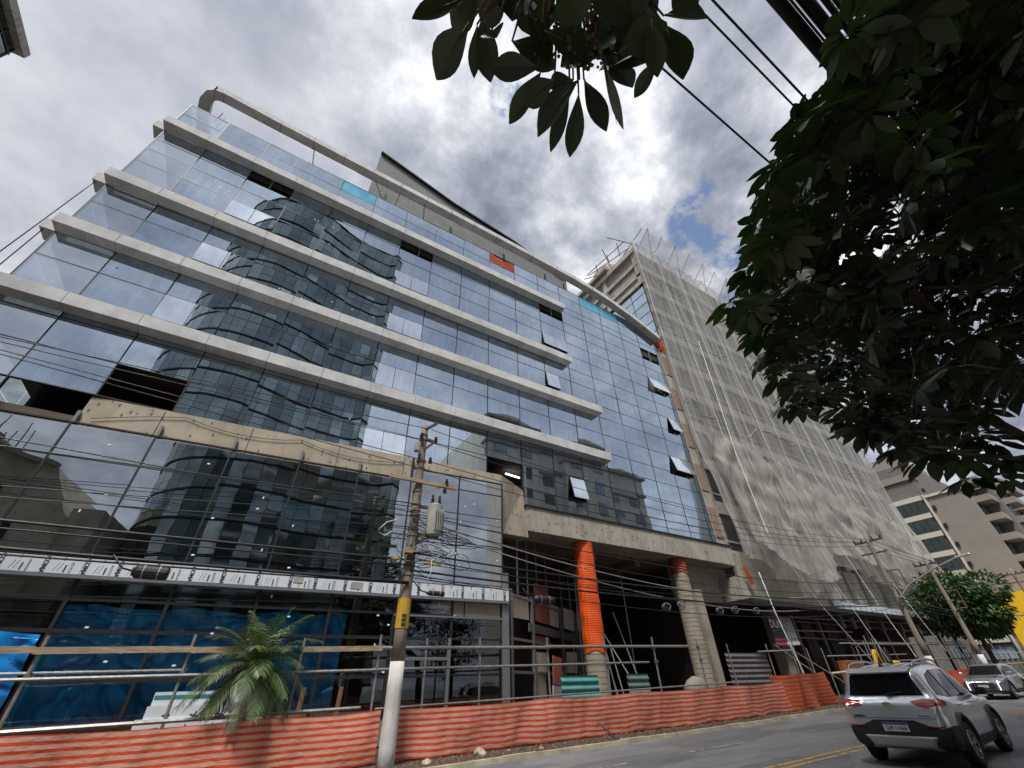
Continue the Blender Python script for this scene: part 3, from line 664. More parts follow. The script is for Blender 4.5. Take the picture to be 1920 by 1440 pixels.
ad=OM.n('ShaderNodeMath',operation='ADD'); OM.L.new(w1.outputs[0],ad.inputs[0]); OM.L.new(gx.outputs[0],ad.inputs[1])
OM.col(OM.mixc(.5,OM.ramp(ad.outputs[0],[(0,(.88,.125,.012)),(.6,(.74,.09,.009)),(.9,(.52,.05,.006))]),OM.ramp(OM.noise(OM.coord('Object'),1.5,5),[(.3,(.72,.6,.6)),(.7,(1,1,1))]),'MULTIPLY')); OM.bump(ad.outputs[0],.25,.015); G['omesh']=OM.m
c1=column(15.85,18.0,7.95,0,'',2.85); c2=column(23.6,18.1,7.95,0,'',7.05)
b=MB(); b.box(24.25,24.75,17.7,18.6,gz(24),6.2); b.build('square_pier',G['colconc'],BLD)
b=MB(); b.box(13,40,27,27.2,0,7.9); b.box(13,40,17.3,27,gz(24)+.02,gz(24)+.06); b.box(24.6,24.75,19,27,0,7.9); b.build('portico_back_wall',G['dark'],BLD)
b=MB(); b.box(24.2,29.3,18.65,19.4,5.75,7.94); b.build('setback_wall',G['conc'],BLD)
b=MB(); b.box(26.2,26.9,19.2,19.5,gz(26),5.7); b.build('timber_post',G['rust'],BLD)
# lit window deep in the portico + tube light
EM=Mat('lit_tube'); EM.set(Base_Color=(.8,.85,.9)); EM.b.inputs['Emission Color'].default_value=(.8,.9,1,1); EM.b.inputs['Emission Strength'].default_value=3.0
o=MB().tube([onY(948,888,20.5),onY(974,896,20.5)],.05,6).build('tube_light',EM.m); tag(o,'lit fluorescent tube inside the dark opening above the concrete corner','lamp')
o=MB().tube([onY(1217,1197,24),onY(1230,1198,24)],.05,6).build('tube_light',EM.m); tag(o,'small lit tube lamp deep in the dark portico behind the scaffold','lamp')
b=MB(); b.box(21.0,24.2,26.6,26.7,1.2,4.4); 
corrug('metal_hoarding',(25.2,17.6,0),(28.6,17.2,0),gz(26),2.95,plain('grey_hoarding',(.17,.17,.175),.5,.3,.2,3),'grey ribbed metal hoarding standing right of the square pier under the dark canopy',n=10,cat='hoarding')
# portico clutter: leaning poles and cement mixer
def leanpole(a,b_,label,r=.035):
    return tag(MB().tube([a,b_],r,6).build('leaning_pole',G['steel']),label,'pole','loose steel props leaning in the portico')
for kk_,(a,b_) in enumerate((((17.6,18.4,.4),(16.9,19.4,5.2)),((18.6,17.6,.4),(17.3,19.6,4.8)),((19.6,18.6,.4),(19.3,20,5.0)),((17.2,18.2,.4),(17.2,18.8,3.4)),((17.7,18.2,.4),(17.6,18.8,3.2)))):
    leanpole(a,b_,['longest leftmost prop','prop crossing the tall one','rightmost tall prop','left short prop','right short prop'][kk_]+' leaning in the dark portico right of the orange column')
for kk_,(x_,y_) in enumerate(((18.9,22.5),(19.8,24.5),(20.9,23),(21.8,25.2),(17.9,21.5),(22.4,22))):
    tag(MB().tube([(x_,y_,.3),(x_+.04,y_,7.9)],.05,6).build('shoring_prop',G['steel']),'upright steel shoring prop inside the portico, '+['second from the left','third from the left','nearest the second column','deepest of all','leftmost','rightmost'][kk_],'prop')
BS=thing('board_pile',(21.2,19.2,gz(21)),'pile of pale timber boards on the floor under the portico','boards')
for k in range(7): b=MB(); b.bar((19.9+.1*R.random(),18.9+.1*k%.5,.45+.07*k),(22.3+.2*R.random(),19.3,.45+.07*k),.5,.05); b.build('board',G['wood'],BS)
b=MB(); b.box(21.3,23.9,26.85,26.95,1.0,4.2); b.build('portico_back_panel',plain('grey_blue_panel',(.16,.2,.23),.6,0,.3,2),BLD)  # plain grey-blue panel set against the back wall
CM=thing('cement_mixer',(20.3,16.2,gz(20)),'grey cement mixer drum standing behind the barrier under the portico','mixer')
b=MB(); P=V(20.3,16.2,gz(20)+.95); ax=V(.8,-.2,.35).normalized(); b.tube([P-ax*.5,P-ax*.42,P-ax*.1,P+ax*.2,P+ax*.55],[.2,.38,.5,.5,.27],18); b.build('drum',G['colconc'],CM,smooth=True)
b=MB(); b.bar(P+V(-.6,-.4,-.1),P+V(-.7,-.4,-.95),.06); b.bar(P+V(-.6,.4,-.1),P+V(-.7,.4,-.95),.06); b.bar(P+V(.5,-.4,-.1),P+V(.6,-.4,-.95),.06); b.bar(P+V(.5,.4,-.1),P+V(.6,.4,-.95),.06); b.bar(P+V(-.7,0,-.5),P+V(.7,0,-.5),.08); b.build('stand',G['steel'],CM)
# ---------------------------------------------------------------- netted tower
TW=thing('tower_under_construction',(47,28,gz(47)),'tall concrete tower under construction wrapped in grey safety netting, blue glass on its side','tower')
TX0,TX1,TY=29.6,66.0,17.9; TZ=44.6
TF=concrete('tower_render',(.30,.285,.26),.6,.3,.7); WIN=plain('dull_window',(.04,.042,.045),.35,0,.5,.45); BAND=concrete('pale_spandrel',(.50,.49,.465),.5,.2,.7)
b=MB(); b.box(TX0,TX1,TY+.2,40,6.2,TZ); b.build('frame',TF,TW)
b=MB(); 
z_=8.2; fl=[]
while z_<TZ-2: fl.append(z_); z_+=3.62
for z_ in fl:
    b.box(TX0-.02,TX1+.02,TY-.02,TY+.25,z_,z_+.95); b.box(TX0,TX1,TY+.05,TY+.22,z_+1.55,z_+1.66)
b.build('spandrel_bands',BAND,TW)
b=MB()
for z_ in fl:
    x=TX0+.4; k=0
    while x<TX1-2:
        w_=2.5 if k%3 else 1.3; b.box(x,x+w_,TY+.12,TY+.21,z_+.97,z_+3.55); x+=w_+.55; k+=1
b.build('dark_windows',WIN,TW)
# side face: glass and raw frame
b=MB(); fr=MB()
yy=[TY+.3+1.9*k for k in range(10)]; zz_=[28.0+1.45*k for k in range(8)]
for i in range(9):
    for j in range(7): 
        t=R.gauss(0,.003); b.face([(TX0-.06-t,yy[i+1]-.03,zz_[j]+.02),(TX0-.06+t,yy[i]+.03,zz_[j]+.02),(TX0-.06+t,yy[i]+.03,zz_[j+1]-.02),(TX0-.06-t,yy[i+1]-.03,zz_[j+1]-.02)])
b.build('side_curtain_wall',G['glass'],TW)
for y_ in yy: fr.box(TX0-.08,TX0,y_-.03,y_+.03,28,38.2)
for z_ in zz_: fr.box(TX0-.09,TX0,yy[0],yy[-1],z_-.025,z_+.025)
fr.build('side_mullions',G['mullion'],TW)
b=MB()
for z_,h_,d_ in ((44.6,.0,0),(43.4,.7,.5),(41.3,.35,.25),(39.4,.35,.2),(38.0,.5,.3)): 
    if h_: b.box(TX0-d_,TX0+.1,TY-.1,39,z_,z_+h_)
for y_ in (TY,23,28,33,38): b.box(TX0-.2,TX0+.05,y_,y_+.6,38,44.5)
b.box(TX0-.9,TX0+3,22,38,44.4,44.9); b.build('roof_slab_edge',G['conc'],TW)
b=MB()
for k in range(4): b.tube([(TX0-.25,26+2.4*k,37),(TX0-.25,26+2.4*k,42.5)],.04,5)
b.tube([(TX0-.3,22,41),(TX0-.3,36,37.5)],.05,5); b.build('drain_pipe',G['cable'],TW)
# concrete drum on the roof edge + rooftop rubble scaffold
MB().tube([(31.5,24,44.5),(31.5,24,47.0)],1.9,20).build('roof_tank',G['conc'],TW,smooth=False)
SC=thing('rooftop_scaffold',(29.8,19,44.6),'rusty tube scaffold sticking out at the tower roof corner','scaffold')
b=MB()
for a,c in (((29.2,18.2,44.5),(28.2,24.5,45.3)),((29.0,18.4,46.0),(28.4,25.0,46.0)),((29.6,17.3,44.2),(28.0,20.0,48.0)),((30.6,16.6,47.6),(29.4,19.8,44.4)),((28.0,21.2,47.0),(30.2,22,44.4)),((27.6,24.8,44.6),(29.6,22.4,44.6)),((29.0,19.6,44.4),(29.0,19.6,47)),((29.0,21.4,44.4),(28.9,21.4,46.8)),((29.2,23.6,44.4),(28.8,23.4,46.8))): b.tube([a,c],.055,5)
b.build('tube',G['rust'],SC)
# rooftop catch fan : tubes with net
CF=thing('catch_fan',(47,17,45),'white net strung on slanting tubes along the tower roof edge','safety net')
b=MB(); nb=MB(); n=13
tips=[]
for k in range(n):
    x=30.2+k*2.6; tip=V(x+.5,15.9+R.uniform(-.1,.1),47.0+R.uniform(-.3,.3)); b.tube([(x,TY,44.3),tip],.045,5); tips.append((V(x,TY-.5,44.5),tip))
    if k<n-1 and k%2==0: b.tube([tip,(x+2.6,TY,44.3)],.03,4)
b.build('outrigger',G['alu'],CF)
def fanpt(u,v):
    t=u*(n-1); i=min(n-2,int(t)); w_=t-i; A_=tips[i][0].lerp(tips[i+1][0],w_); B_=tips[i][1].lerp(tips[i+1][1],w_); sag=4*w_*(1-w_)
    p=A_.lerp(B_,v); p.z-=sag*.9*v; p.y+=.1*math.sin(u*90); return p
nb.grid(fanpt,96,6); G['net_thin']=net_mat('thin_white_net',(.62,.62,.62),.33,streak=.4); nb.build('net',G['net_thin'],CF,smooth=True)
# main net
def zbot(x):
    P=[(28.6,8.3),(31.4,7.1),(34.5,6.05),(36.6,5.9),(38.3,6.4),(39.6,8.4),(43,8.5),(48,8.1),(54,7.5),(66.5,6.6)]
    for (a,za),(c,zc) in zip(P[:-1],P[1:]):
        if x<=c: return za+(zc-za)*(x-a)/(c-a)
    return P[-1][1]
def netpt(u,v):
    x=28.35+(66.4-28.35)*u; x-= .9*(1-u)**14*math.sin(v*3.1)*0
    zb=zbot(x)+.5*abs(math.sin(x*1.1)); zt=44.9; z=zb+(zt-zb)*v; low=max(0,1-(z-6)/14)
    y=17.35-1.3*low**1.5-.10*math.sin(x*2.7+z*.05)*(1+low*2)-.06*math.sin(x*6.1+z*.12)*(1+low)-low*.45*noise.noise(V(x*.55,z*.35,1.2))-.15*noise.noise(V(x*.4,z*.15,5))
    sw=low*.5*noise.noise(V(x*.3,z*.25,9))
    return V(x+sw,y,z)
G['net']=net_mat('safety_net',(.45,.445,.42),.57,streak=.65)
NET=tag(MB().grid(netpt,260,150).build('safety_net',G['net'],smooth=True),'huge grey safety net draped down the front of the tower','safety net')
for k_ in range(11):
    u_=.02+k_*.0955; MB().tube([netpt(u_,t_/40)-V(0,.03,0) for t_ in range(41)],.022,4).build('seam_cord',G['whitecable'],NET,smooth=True)
for v_ in (.36,.62,.84): MB().tube([netpt(t_/90,v_)-V(0,.03,0) for t_ in range(91)],.018,4).build('seam_cord',G['whitecable'],NET,smooth=True)
def netpt2(u,v):
    x=29.4+(60-29.4)*u; zt=19.2-1.9*u*2+.7*abs(math.sin(x*.95))*-1; zb=zbot(x)+1.2; z=zb+(zt-zb)*v; low=max(0,1-(z-6)/14)
    y=16.95-1.45*low**1.5-.22*abs(math.sin(x*1.25+z*.16))-.3*noise.noise(V(x*.5,z*.6,3))-.16*math.sin(z*1.6+math.sin(x*.7)*3)*max(0,noise.noise(V(x*.35,z*.2,7)))*3
    y-=.22*(1-abs(noise.noise(V(x*1.5+z*.05,z*.09,4)))*2.2)**5*(.3+low) if abs(noise.noise(V(x*1.5+z*.05,z*.09,4)))<.45 else 0
    y-=.12*(1-abs(noise.noise(V(x*3.1-z*.1,z*.16,8)))*2.2)**4 if abs(noise.noise(V(x*3.1-z*.1,z*.16,8)))<.45 else 0
    return V(x,y,z)
tag(MB().grid(netpt2,360,130).build('safety_net',net_mat('lower_net',(.46,.45,.425),.58,streak=.45),smooth=True),'second crumpled grey net layer over the lower third of the tower','safety net')
# red cloth glowing through the net
tag(MB().grid(lambda u,v:(30.2+8.5*u,17.75-.1*math.sin(u*20),6.6+2.2*v-.6*u*v),30,6).build('red_cloth',G['redcloth2'],smooth=True),'faded red cloth strip behind the net at the tower base','cloth')
tag(MB().grid(lambda u,v:(28.75+.35*u+.35*(1-v),17.0-.1*u,6.7+1.1*v),4,6).build('orange_cloth',plain('dull_orange_cloth',(.50,.09,.02),.7,0,.3,4),smooth=True),'small orange cloth strip at the left edge of the net','cloth')
b=MB(); b.box(29.3,66,17.3,18.0,5.7,8.9); b.box(28.2,29.3,17.32,18.6,5.7,7.2); b.build('base_fascia',G['conc'],TW)
for x in (39.4,41.2,43.4,46.0,49.5,53,57): MB().box(x,x+.5,17.1,17.3,4.6,8.8).build('base_pilaster',G['alu'],TW)
b=MB(); b.box(39.5,62,16.8,17.25,5.6,6.3); CB2=b.build('canopy_band',G['whitefilm'],TW)
b=MB(); 
for k in range(24): b.box(40+k*.9,40.25+k*.9,16.78,16.8,5.68,6.15)
b.build('film_print',G['graymark'],CB2)
b=MB(); b.box(26.8,70,15.9,18.4,5.35,5.62); b.build('dark_awning',G['mullion'],TW)
b=MB(); b.box(29,70,24,24.2,0,5.6); b.box(29,70,17.4,24,5.3,5.36); b.build('base_inner_wall',G['dark'],TW)
b=MB()
for x in (31.6,34.6,38,41.5,45,48.5,52,56,60,64): b.box(x-.12,x+.12,18,18.2,gz(x),5.5)
for z_ in (3.9,4.9): b.box(31,66,18.02,18.12,z_,z_+.08)
b.build('base_frame',G['alu'],TW)
b=MB()
for x in (32,36.2,39.5): b.grid(lambda u,v:(x+2.3*u,18.4+.15*math.sin(u*12),1.0+4.2*v),12,4)
b.build('hung_dark_sheet',plain('dark_plastic',(.045,.047,.05),.45,0,.4,2),TW,smooth=True)
b=MB(); b.box(30.3,31.0,17.0,17.7,gz(30),5.4); b.build('base_column',G['colconc'],TW)
# poster on the base column
PS=thing('poster',(30,16.4,3.2),'dark developer poster with building drawing and pink bars on a tower base column','poster')
def sg(px,py,off=0): return onY(px,py,16.6-off)
def sgq(name,pts,mat,off,par): b=MB(); b.face([sg(x,y,off) for x,y in pts][::-1]); return b.build(name,mat,par)
bd=sgq('dark_sheet',[(1440,1154),(1461,1158),(1478,1210),(1455,1210)],plain('poster_dark',(.035,.03,.035),.4),0,PS)
bd2=sgq('picture_sheet',[(1461,1158),(1482,1160),(1500,1208),(1478,1210)],plain('poster_grey',(.22,.22,.26),.4,0,.5,3),.01,PS)
pk=plain('poster_pink',(.50,.06,.12),.4)
for pts in ([(1453,1197),(1472,1197),(1474,1201),(1455,1201)],[(1454,1204),(1475,1204),(1477,1210),(1456,1210)]): sgq('pink_bar',pts,pk,.02,PS)
sgq('white_bar',[(1475,1204),(1499,1202),(1501,1209),(1478,1210)],G['sticker'],.02,PS)
b=MB()
for k in range(9): b.bar(sg(1468+k*1.6,1172+k*3.2,.03),sg(1483+k*1.4,1166+k*3.4,.03),.035,.02)
b.build('line_drawing',G['sticker'],PS)
b=MB(); o_=sg(1444,1172,.03); r_=(sg(1461,1173,.03)-o_).normalized(); textmesh(b,'DUO',.62,o_-V(0,0,.12),r_,(0,0,1),.012,spacing=1.0); b.build('poster_title',G['sticker'],PS)
b=MB()
for k in range(4): b.bar(sg(1448+k*3.5,1182,.03),sg(1450+k*3.5,1182,.03),.07,.02)
b.build('small_print',G['graymark'],PS)
# ropes
for k,(a,m_,c) in enumerate((((1443,1010),(1547,1143),(1632,1236)),((1478,985),(1570,1100),(1668,1240)),((1555,995),(1653,1143),(1718,1232)),((1660,1075),(1723,1157),(1775,1222)),((1423,1073),(1453,1147),(1510,1268)),((1440,1000),(1360,790),(1300,640)))):
    p=[onY(*a,15.8),onY(*m_,15.3),onY(*c,14.9)] if k<5 else [onY(*a,15.6),onY(1380,850,16.0),onY(1310,640,16.6)]
    tag(MB().tube(p,.03,5).build('tie_rope',G['whitecable']),['leftmost long white tie rope from the net down to the scaffold','second long white tie rope running beside the leftmost one','white tie rope ending near the second utility pole','rightmost white tie rope behind the second utility pole','short steep white tie rope crossing the dark poster','white seam rope running up the netted tower face'][k],'rope')
# ---------------------------------------------------------------- barrier
def barrier(path,h,mat,label,seed,bow=.09):
    P=[Vector((x,y,0)) for x,y in path]; d=[0]
    for a,c in zip(P[:-1],P[1:]): d.append(d[-1]+(c-a).length)
    T=d[-1]
    def at(s):
        for i in range(len(P)-1):
            if s<=d[i+1] or i==len(P)-2: 
                t=(s-d[i])/(d[i+1]-d[i]); q=P[i].lerp(P[i+1],t); n=(P[i+1]-P[i]).normalized(); return q,Vector((n.y,-n.x,0)),t
    def fn(u,v):
        s=u*T; q,n,t=at(s); g=gz(q.x); hh=h(q.x) if callable(h) else h
        sag=.05*4*t*(1-t)*v; lift=.05*noise.noise(V(s*1.1,seed,0))+.03
        off=bow*math.sin(s*1.9+seed)*(1-v)*.8+.09*noise.noise(V(s*1.4,v*.9,seed))+.05*noise.noise(V(s*5.5,v*1.2,seed))
        return q+n*off+V(0,0,g+.05+lift*(1-v)+(hh-sag)*v)
    n_=int(T*9); b=MB(); b.grid(fn,n_,14)
    for f in range(len(b.uv)): b.uv[f]=[(a*T/1.0,c) for a,c in b.uv[f]]
    return tag(b.build('mesh_barrier',mat,smooth=True),label,'barrier')
G['stripe']=cloth_stripe('striped_barrier_mesh',(.95,.12,.035),(.95,.54,.44),8)
G['stripe2']=cloth_stripe('orange_barrier_mesh',(.82,.11,.015),(.80,.26,.14),9)
bh=lambda x: 1.05 if x<2 else 1.08
barrier([(-7,13.7),(-2.7,13.62),(1.6,13.55),(4.3,13.5)],1.08,G['stripe'],'red and pink striped mesh barrier in front of the palm at the left',1)
barrier([(4.55,13.45),(9.7,13.4),(13.5,13.25),(18.5,13.1),(22.6,13.3)],1.08,G['stripe'],'long red and pink striped mesh barrier right of the nearest utility pole',5)
barrier([(22.3,13.6),(23.4,12.9),(25,13.6),(28.2,14.1)],1.35,G['stripe2'],'bright orange bunched end of the mesh barrier just left of the silver car',8,.25)
barrier([(33,13.2),(40,13.5),(48,13.4)],1.05,G['redcloth2'],'dull red mesh barrier far along the kerb between the two cars',11)
# ---------------------------------------------------------------- scaffold railings
SY=14.55
SF=thing('scaffold_railing',(6,SY,gz(6)),'long steel tube railing of three rails on uprights behind the striped barrier','scaffold')
ups=[-5.6,-3.1,-.38,2.2,4.35,7.75,10.53,13.33,16.1,19.0]
for i,x in enumerate(ups):
    g=gz(x); MB().tube([(x,SY,g),(x+R.uniform(-.02,.02),SY,g+2.82+R.uniform(-.05,.12))],.036,8).build('upright',G['steel'],SF)
b=MB()
for x in ups:
    for z_ in (2.05,2.55): g=gz(x); b.box(x-.055,x+.055,SY-.07,SY+.05,g+z_-.05,g+z_+.05)
b.build('coupler',G['alu'],SF)
def rail(x0,x1,z_,r,mat,y=SY-.06): 
    return MB().tube([(x0,y,gz(x0)+z_),(x1,y,gz(x1)+z_)],r,8).build('rail',mat,SF)
b=MB(); 
for x0,x1 in ((-6,-3.2),(-3.2,-.35),(-.35,1.9),(2.2,4.4)): b.bar((x0,SY-.09,gz(x0)+2.53),(x1,SY-.09,gz(x1)+2.55),.05,.13)
b.build('timber_rail',G['wood'],SF)
rail(4.2,10.6,2.56,.05,G['steel']); rail(10.4,18.3,2.58,.05,G['steel']); rail(-6,4.3,2.02,.035,G['steel']); rail(-6,-.3,2.13,.03,G['steel'],SY+.05); rail(4.2,15.6,2.03,.035,G['steel'])
MB().tube([(-6,SY-.4,gz(-6)+1.16),(3.9,SY-.5,gz(3)+1.2)],.045,6).build('rail',G['steel'],SF); MB().tube([(4.3,SY-.5,gz(4)+1.14),(20,SY-.6,gz(20)+1.2)],.03,6).build('rail',G['steel'],SF)
for x in (6.2,): MB().tube([(x,SY+.9,gz(x)),(x,SY+.9,gz(x)+2.9)],.03,6).build('upright',G['steel'],SF)
SG=thing('scaffold_railing',(25,16,gz(25)),'shorter tube railing bay in front of the grey hoarding right of the portico','scaffold')
for x in (21.2,22.7,26.2,28.6):
    g=gz(x); MB().tube([(x,15.6,g),(x,15.6,g+2.75)],.036,6).build('upright',G['steel'],SG)
MB().tube([(25.2,15.55,gz(25)+2.4),(28.5,15.55,gz(28)+2.45)],.045,6).build('rail',G['steel'],SG)
SH_=thing('tube_scaffold',(40,15.5,gz(40)),'tube scaffold frames along the dark shopfront below the net','scaffold')
for i in range(22):
    x=30.5+i*1.55+R.uniform(-.3,.3); y=R.choice((15.0,16.4)); g=gz(x); MB().tube([(x,y,g),(x+R.uniform(-.05,.05),y,g+R.choice((2.6,3.0,3.2)))],.035,5).build('upright',G['steel'],SH_)
for x0,x1,z_,y in ((33.2,47,2.75,15.0),(35,60,2.7,15.1),(34,46,2.15,16.4),(47,64,2.85,15),(40.5,52,1.75,15),(31,52,4.4,17.2),(30.5,40,3.6,16.9)):
    MB().tube([(x0,y,gz(x0)+z_),(x1,y,gz(x1)+z_)],.04,5).build('rail',G['steel'],SH_)
MB().tube([(29.4,14.3,gz(29)+1.3),(37,14.2,gz(37)+1.45)],.06,6).build('rail',plain('pale_pvc',(.55,.55,.42),.5,0,.1),SH_)
for a,c in (((28.4,16.4,3.3),(30.6,15.2,1.4)),((30.6,16.4,2.9),(33.4,15.2,1.0))): MB().tube([a,c],.035,5).build('brace',G['steel'],SH_)
# far fence behind the tree
FN=thing('street_railing',(56,14.5,gz(56)),'grey tube railing under the far street tree','railing')
for i in range(14): x=50+i*1.6; MB().tube([(x,14.2,gz(x)),(x,14.2,gz(x)+2.0)],.04,5).build('upright',G['steel'],FN)
for z_ in (1.2,2.0): MB().tube([(50,14.2,gz(50)+z_),(72,14.2,gz(72)+z_)],.045,5).build('rail',G['steel'],FN)
# compact yellow excavator behind scaffold
EX=thing('excavator',(42,16.6,gz(42)),'small yellow excavator parked behind the scaffold below the net','excavator')
g=gz(42); roundbox('body',G['yellow'],EX,.1,lambda b:(b.box(41.2,43.2,16.0,17.5,g+.75,g+1.55),b.box(42.4,43.3,16.0,17.5,g+1.5,g+1.8)))
b=MB(); b.box(41.3,42.3,16.1,17.0,g+1.55,g+2.4); b.build('cab',G['mullion'],EX)
b=MB(); b.bar((41.3,16.4,g+1.3),(40.3,16.2,g+2.35),.22,.28); b.bar((40.3,16.2,g+2.35),(39.6,16.2,g+1.2),.18,.22); b.build('arm',G['yellow'],EX)
b=MB(); b.hexa([(39.3,15.9,g+.6),(39.9,15.9,g+.6),(39.9,16.5,g+.6),(39.3,16.5,g+.6),(39.2,15.9,g+1.2),(39.8,15.9,g+1.2),(39.8,16.5,g+1.2),(39.2,16.5,g+1.2)]); b.build('bucket',G['rust'],EX)
for y in (16.0,17.2): roundbox('track',G['mullion'],EX,.15,lambda b:b.box(41,43.2,y,y+.35,g,g+.65))
tag(MB().box(36.6,38.8,16.6,17.2,gz(37),gz(37)+1.9).build('timber_crate',G['wood'] and plain('orange_timber',(.35,.13,.05),.8,0,.3,3,vs=(1,1,8))),'stack of orange-brown timber behind the tower scaffold','timber')
# ---------------------------------------------------------------- utility poles
def tapered_pole(root,x,y,h,r0,r1,lime,lean=0,mat=None):
    g=gz(x); n=10
    pts=[V(x+lean*k/n,y,g+h*k/n) for k in range(n+1)]; b=MB(); b.tube([V(x+lean*(lime+(h-lime)*k/n)/h,y,g+lime+(h-lime)*k/n) for k in range(n+1)],[r0+(r1-r0)*(lime+(h-lime)*k/n)/h for k in range(n+1)],16)
    b.build('shaft',G['pole'],root,smooth=True)
    b=MB(); b.tube([V(x+lean*lime*k/4/h,y,g-.2+(lime+.2)*k/4) for k in range(5)],[r0-.00+(r1-r0)*lime*k/4/h+.006 for k in range(5)],16); b.build('limewash_band',G['limewash'],root,smooth=True)
UX,UY=4.42,13.0
UP=thing('utility_pole',(UX,UY,gz(UX)),'nearest concrete utility pole with transformer and tangled cables, base painted white','utility pole','concrete utility poles along the street')
tapered_pole(UP,UX,UY,9.45,.20,.12,2.15)
b=MB(); 
for z_ in (9.15,8.95,8.1,7.85,7.0,6.55,6.35,6.2,5.75,5.55,5.1,4.72,4.62,4.4): b.tube([(UX,UY,z_-.03),(UX,UY,z_+.03)],.20-.008*z_+.025,12)
b.build('steel_band',G['pole'],UP)
b=MB(); b.bar((UX-1.05,UY-.18,7.95-.65),(UX+1.35,UY-.18,7.95-.65),.10,.12); b.bar((UX,UY-.18,6.85),(UX+.85,UY-.18,7.28),.04); b.build('cross_arm',G['wood'],UP)
b=MB(); b.bar((UX,UY-.1,9.35),(UX+.4,UY-.15,9.7),.09); b.bar((UX,UY-.1,8.5),(UX+.42,UY-.15,8.95),.07); b.bar((UX,UY-.1,9.0),(UX+.45,UY-.15,8.9),.07); b.build('top_bracket',G['rust'],UP)
def insul(p,h=.16,r=.055,par=None): 
    p=Vector(p); o=MB().tube([p,p+V(0,0,h*.2),p+V(0,0,h*.25),p+V(0,0,h*.5),p+V(0,0,h*.55),p+V(0,0,h)],[r,r,r*.6,r,r*.6,r*.7],10).build('insulator',G['ceramic'],par); return o
for p in ((UX+.42,UY-.15,8.92),(UX-.15,UY-.2,8.9),(UX+.25,UY-.25,8.0),(UX+.95,UY-.2,7.35),(UX+.9,UY-.2,7.05)): insul(p,.2,.07,UP)
TR=V(UX+.62,UY-.15,5.55)
o=MB().tube([TR,TR+V(0,0,.05),TR+V(0,0,1.0),TR+V(0,0,1.06)],[.20,.25,.25,.17],20).build('transformer_tank',G['metalgrey'],UP,smooth=False)
b=MB()
for k in range(9): a=-.2+k*.25; b.bar(TR+V(.26*math.cos(a),-.26*math.sin(a),.15),TR+V(.26*math.cos(a),-.26*math.sin(a),.85),.015,.12,up=(math.cos(a),-math.sin(a),0))
b.build('cooling_fins',G['metalgrey'],o)
for dx in (-.12,.12): insul(TR+V(dx,-.05,1.05),.3,.06,o)
b=MB(); b.bar((UX,UY,5.6),TR+V(0,0,.05),.09); b.bar((UX,UY,5.2),TR+V(-.1,0,.02),.06); b.bar((UX,UY,6.5),TR+V(0,0,.95),.08); b.build('transformer_bracket',G['rust'],UP)
roundbox('fuse_box',G['metalgrey'],UP,.02,lambda b:b.box(UX-.35,UX-.2,UY-.3,UY-.1,8.35,8.7))
b=MB(); b.bar((UX-.22,UY-.2,5.02),(UX+.5,UY-.2,5.06),.09,.05); b.build('cable_arm',G['steel'],UP)
b=MB(); b.tube([(UX,UY,4.98),(UX,UY,5.10)],.178,14); b.build('black_tag',G['cable'],UP)
b=MB(); b.tube([(UX,UY,3.0),(UX,UY,3.75)],.190,14); 
YB=b.build('yellow_marker',G['yellow'],UP)
b=MB()
for r_ in range(3):
    for c_ in range(3): 
        a=-1.95+.22*c_; b.box(UX+.19*math.cos(a)-.02,UX+.19*math.cos(a)+.02,UY+.196*math.sin(a)-.01,UY+.196*math.sin(a),3.06+r_*.11,3.12+r_*.11)
b.build('marker_digits',G['ink'],YB)
# further poles
def farpole(x,y,h,label,lamp):
    p=thing('utility_pole',(x,y,gz(x)),label,'utility pole','concrete utility poles along the street'); tapered_pole(p,x,y,h,.19,.11,1.9); g=gz(x)
    b=MB(); b.bar((x-.1,y-.9,g+h-.6),(x+.1,y+.9,g+h-.6),.1,.12); b.bar((x,y-.8,g+h-1.4),(x,y+.8,g+h-1.4),.09,.1); b.build('cross_arm',G['rust'],p)
    for dy in (-.8,-.3,.4,.85): insul((x,y+dy,g+h-.55),.22,.07,p)
    b=MB(); b.bar((x,y-.1,g+h-2.6),(x+.9,y-.6,g+h-2.5),.07); b.bar((x,y-.1,g+h-3.8),(x+.9,y-.6,g+h-3.7),.07); b.bar((x+.9,y-.6,g+h-2.5),(x+.9,y-.6,g+h-3.7),.06); b.build('cable_frame',G['rust'],p)
    if lamp:
        q=[V(x,y,g+h-4.4),V(x+.2,y-.9,g+h-3.6),V(x+.3,y-2.6,g+h-2.9),V(x+.3,y-4.0,g+h-2.5)]
        MB().tube(q,[.06,.055,.05,.05],8).build('lamp_arm',G['steel'],p); roundbox('lamp_head',G['steel'],p,.03,lambda b:b.hexa([(x+.15,y-4.7,g+h-2.5),(x+.5,y-4.7,g+h-2.5),(x+.45,y-3.9,g+h-2.55),(x+.2,y-3.9,g+h-2.55),(x+.2,y-4.65,g+h-2.38),(x+.45,y-4.65,g+h-2.38),(x+.4,y-3.9,g+h-2.42),(x+.25,y-3.9,g+h-2.42)]))
    return p
farpole(38.1,12.55,9.4,'second concrete utility pole, street lamp arm on it, in front of the netted tower',True)
farpole(47.3,12.5,8.6,'third utility pole standing before the round street tree',False)
farpole(72,12.5,9.6,'farthest utility pole beside the yellow shop',False)
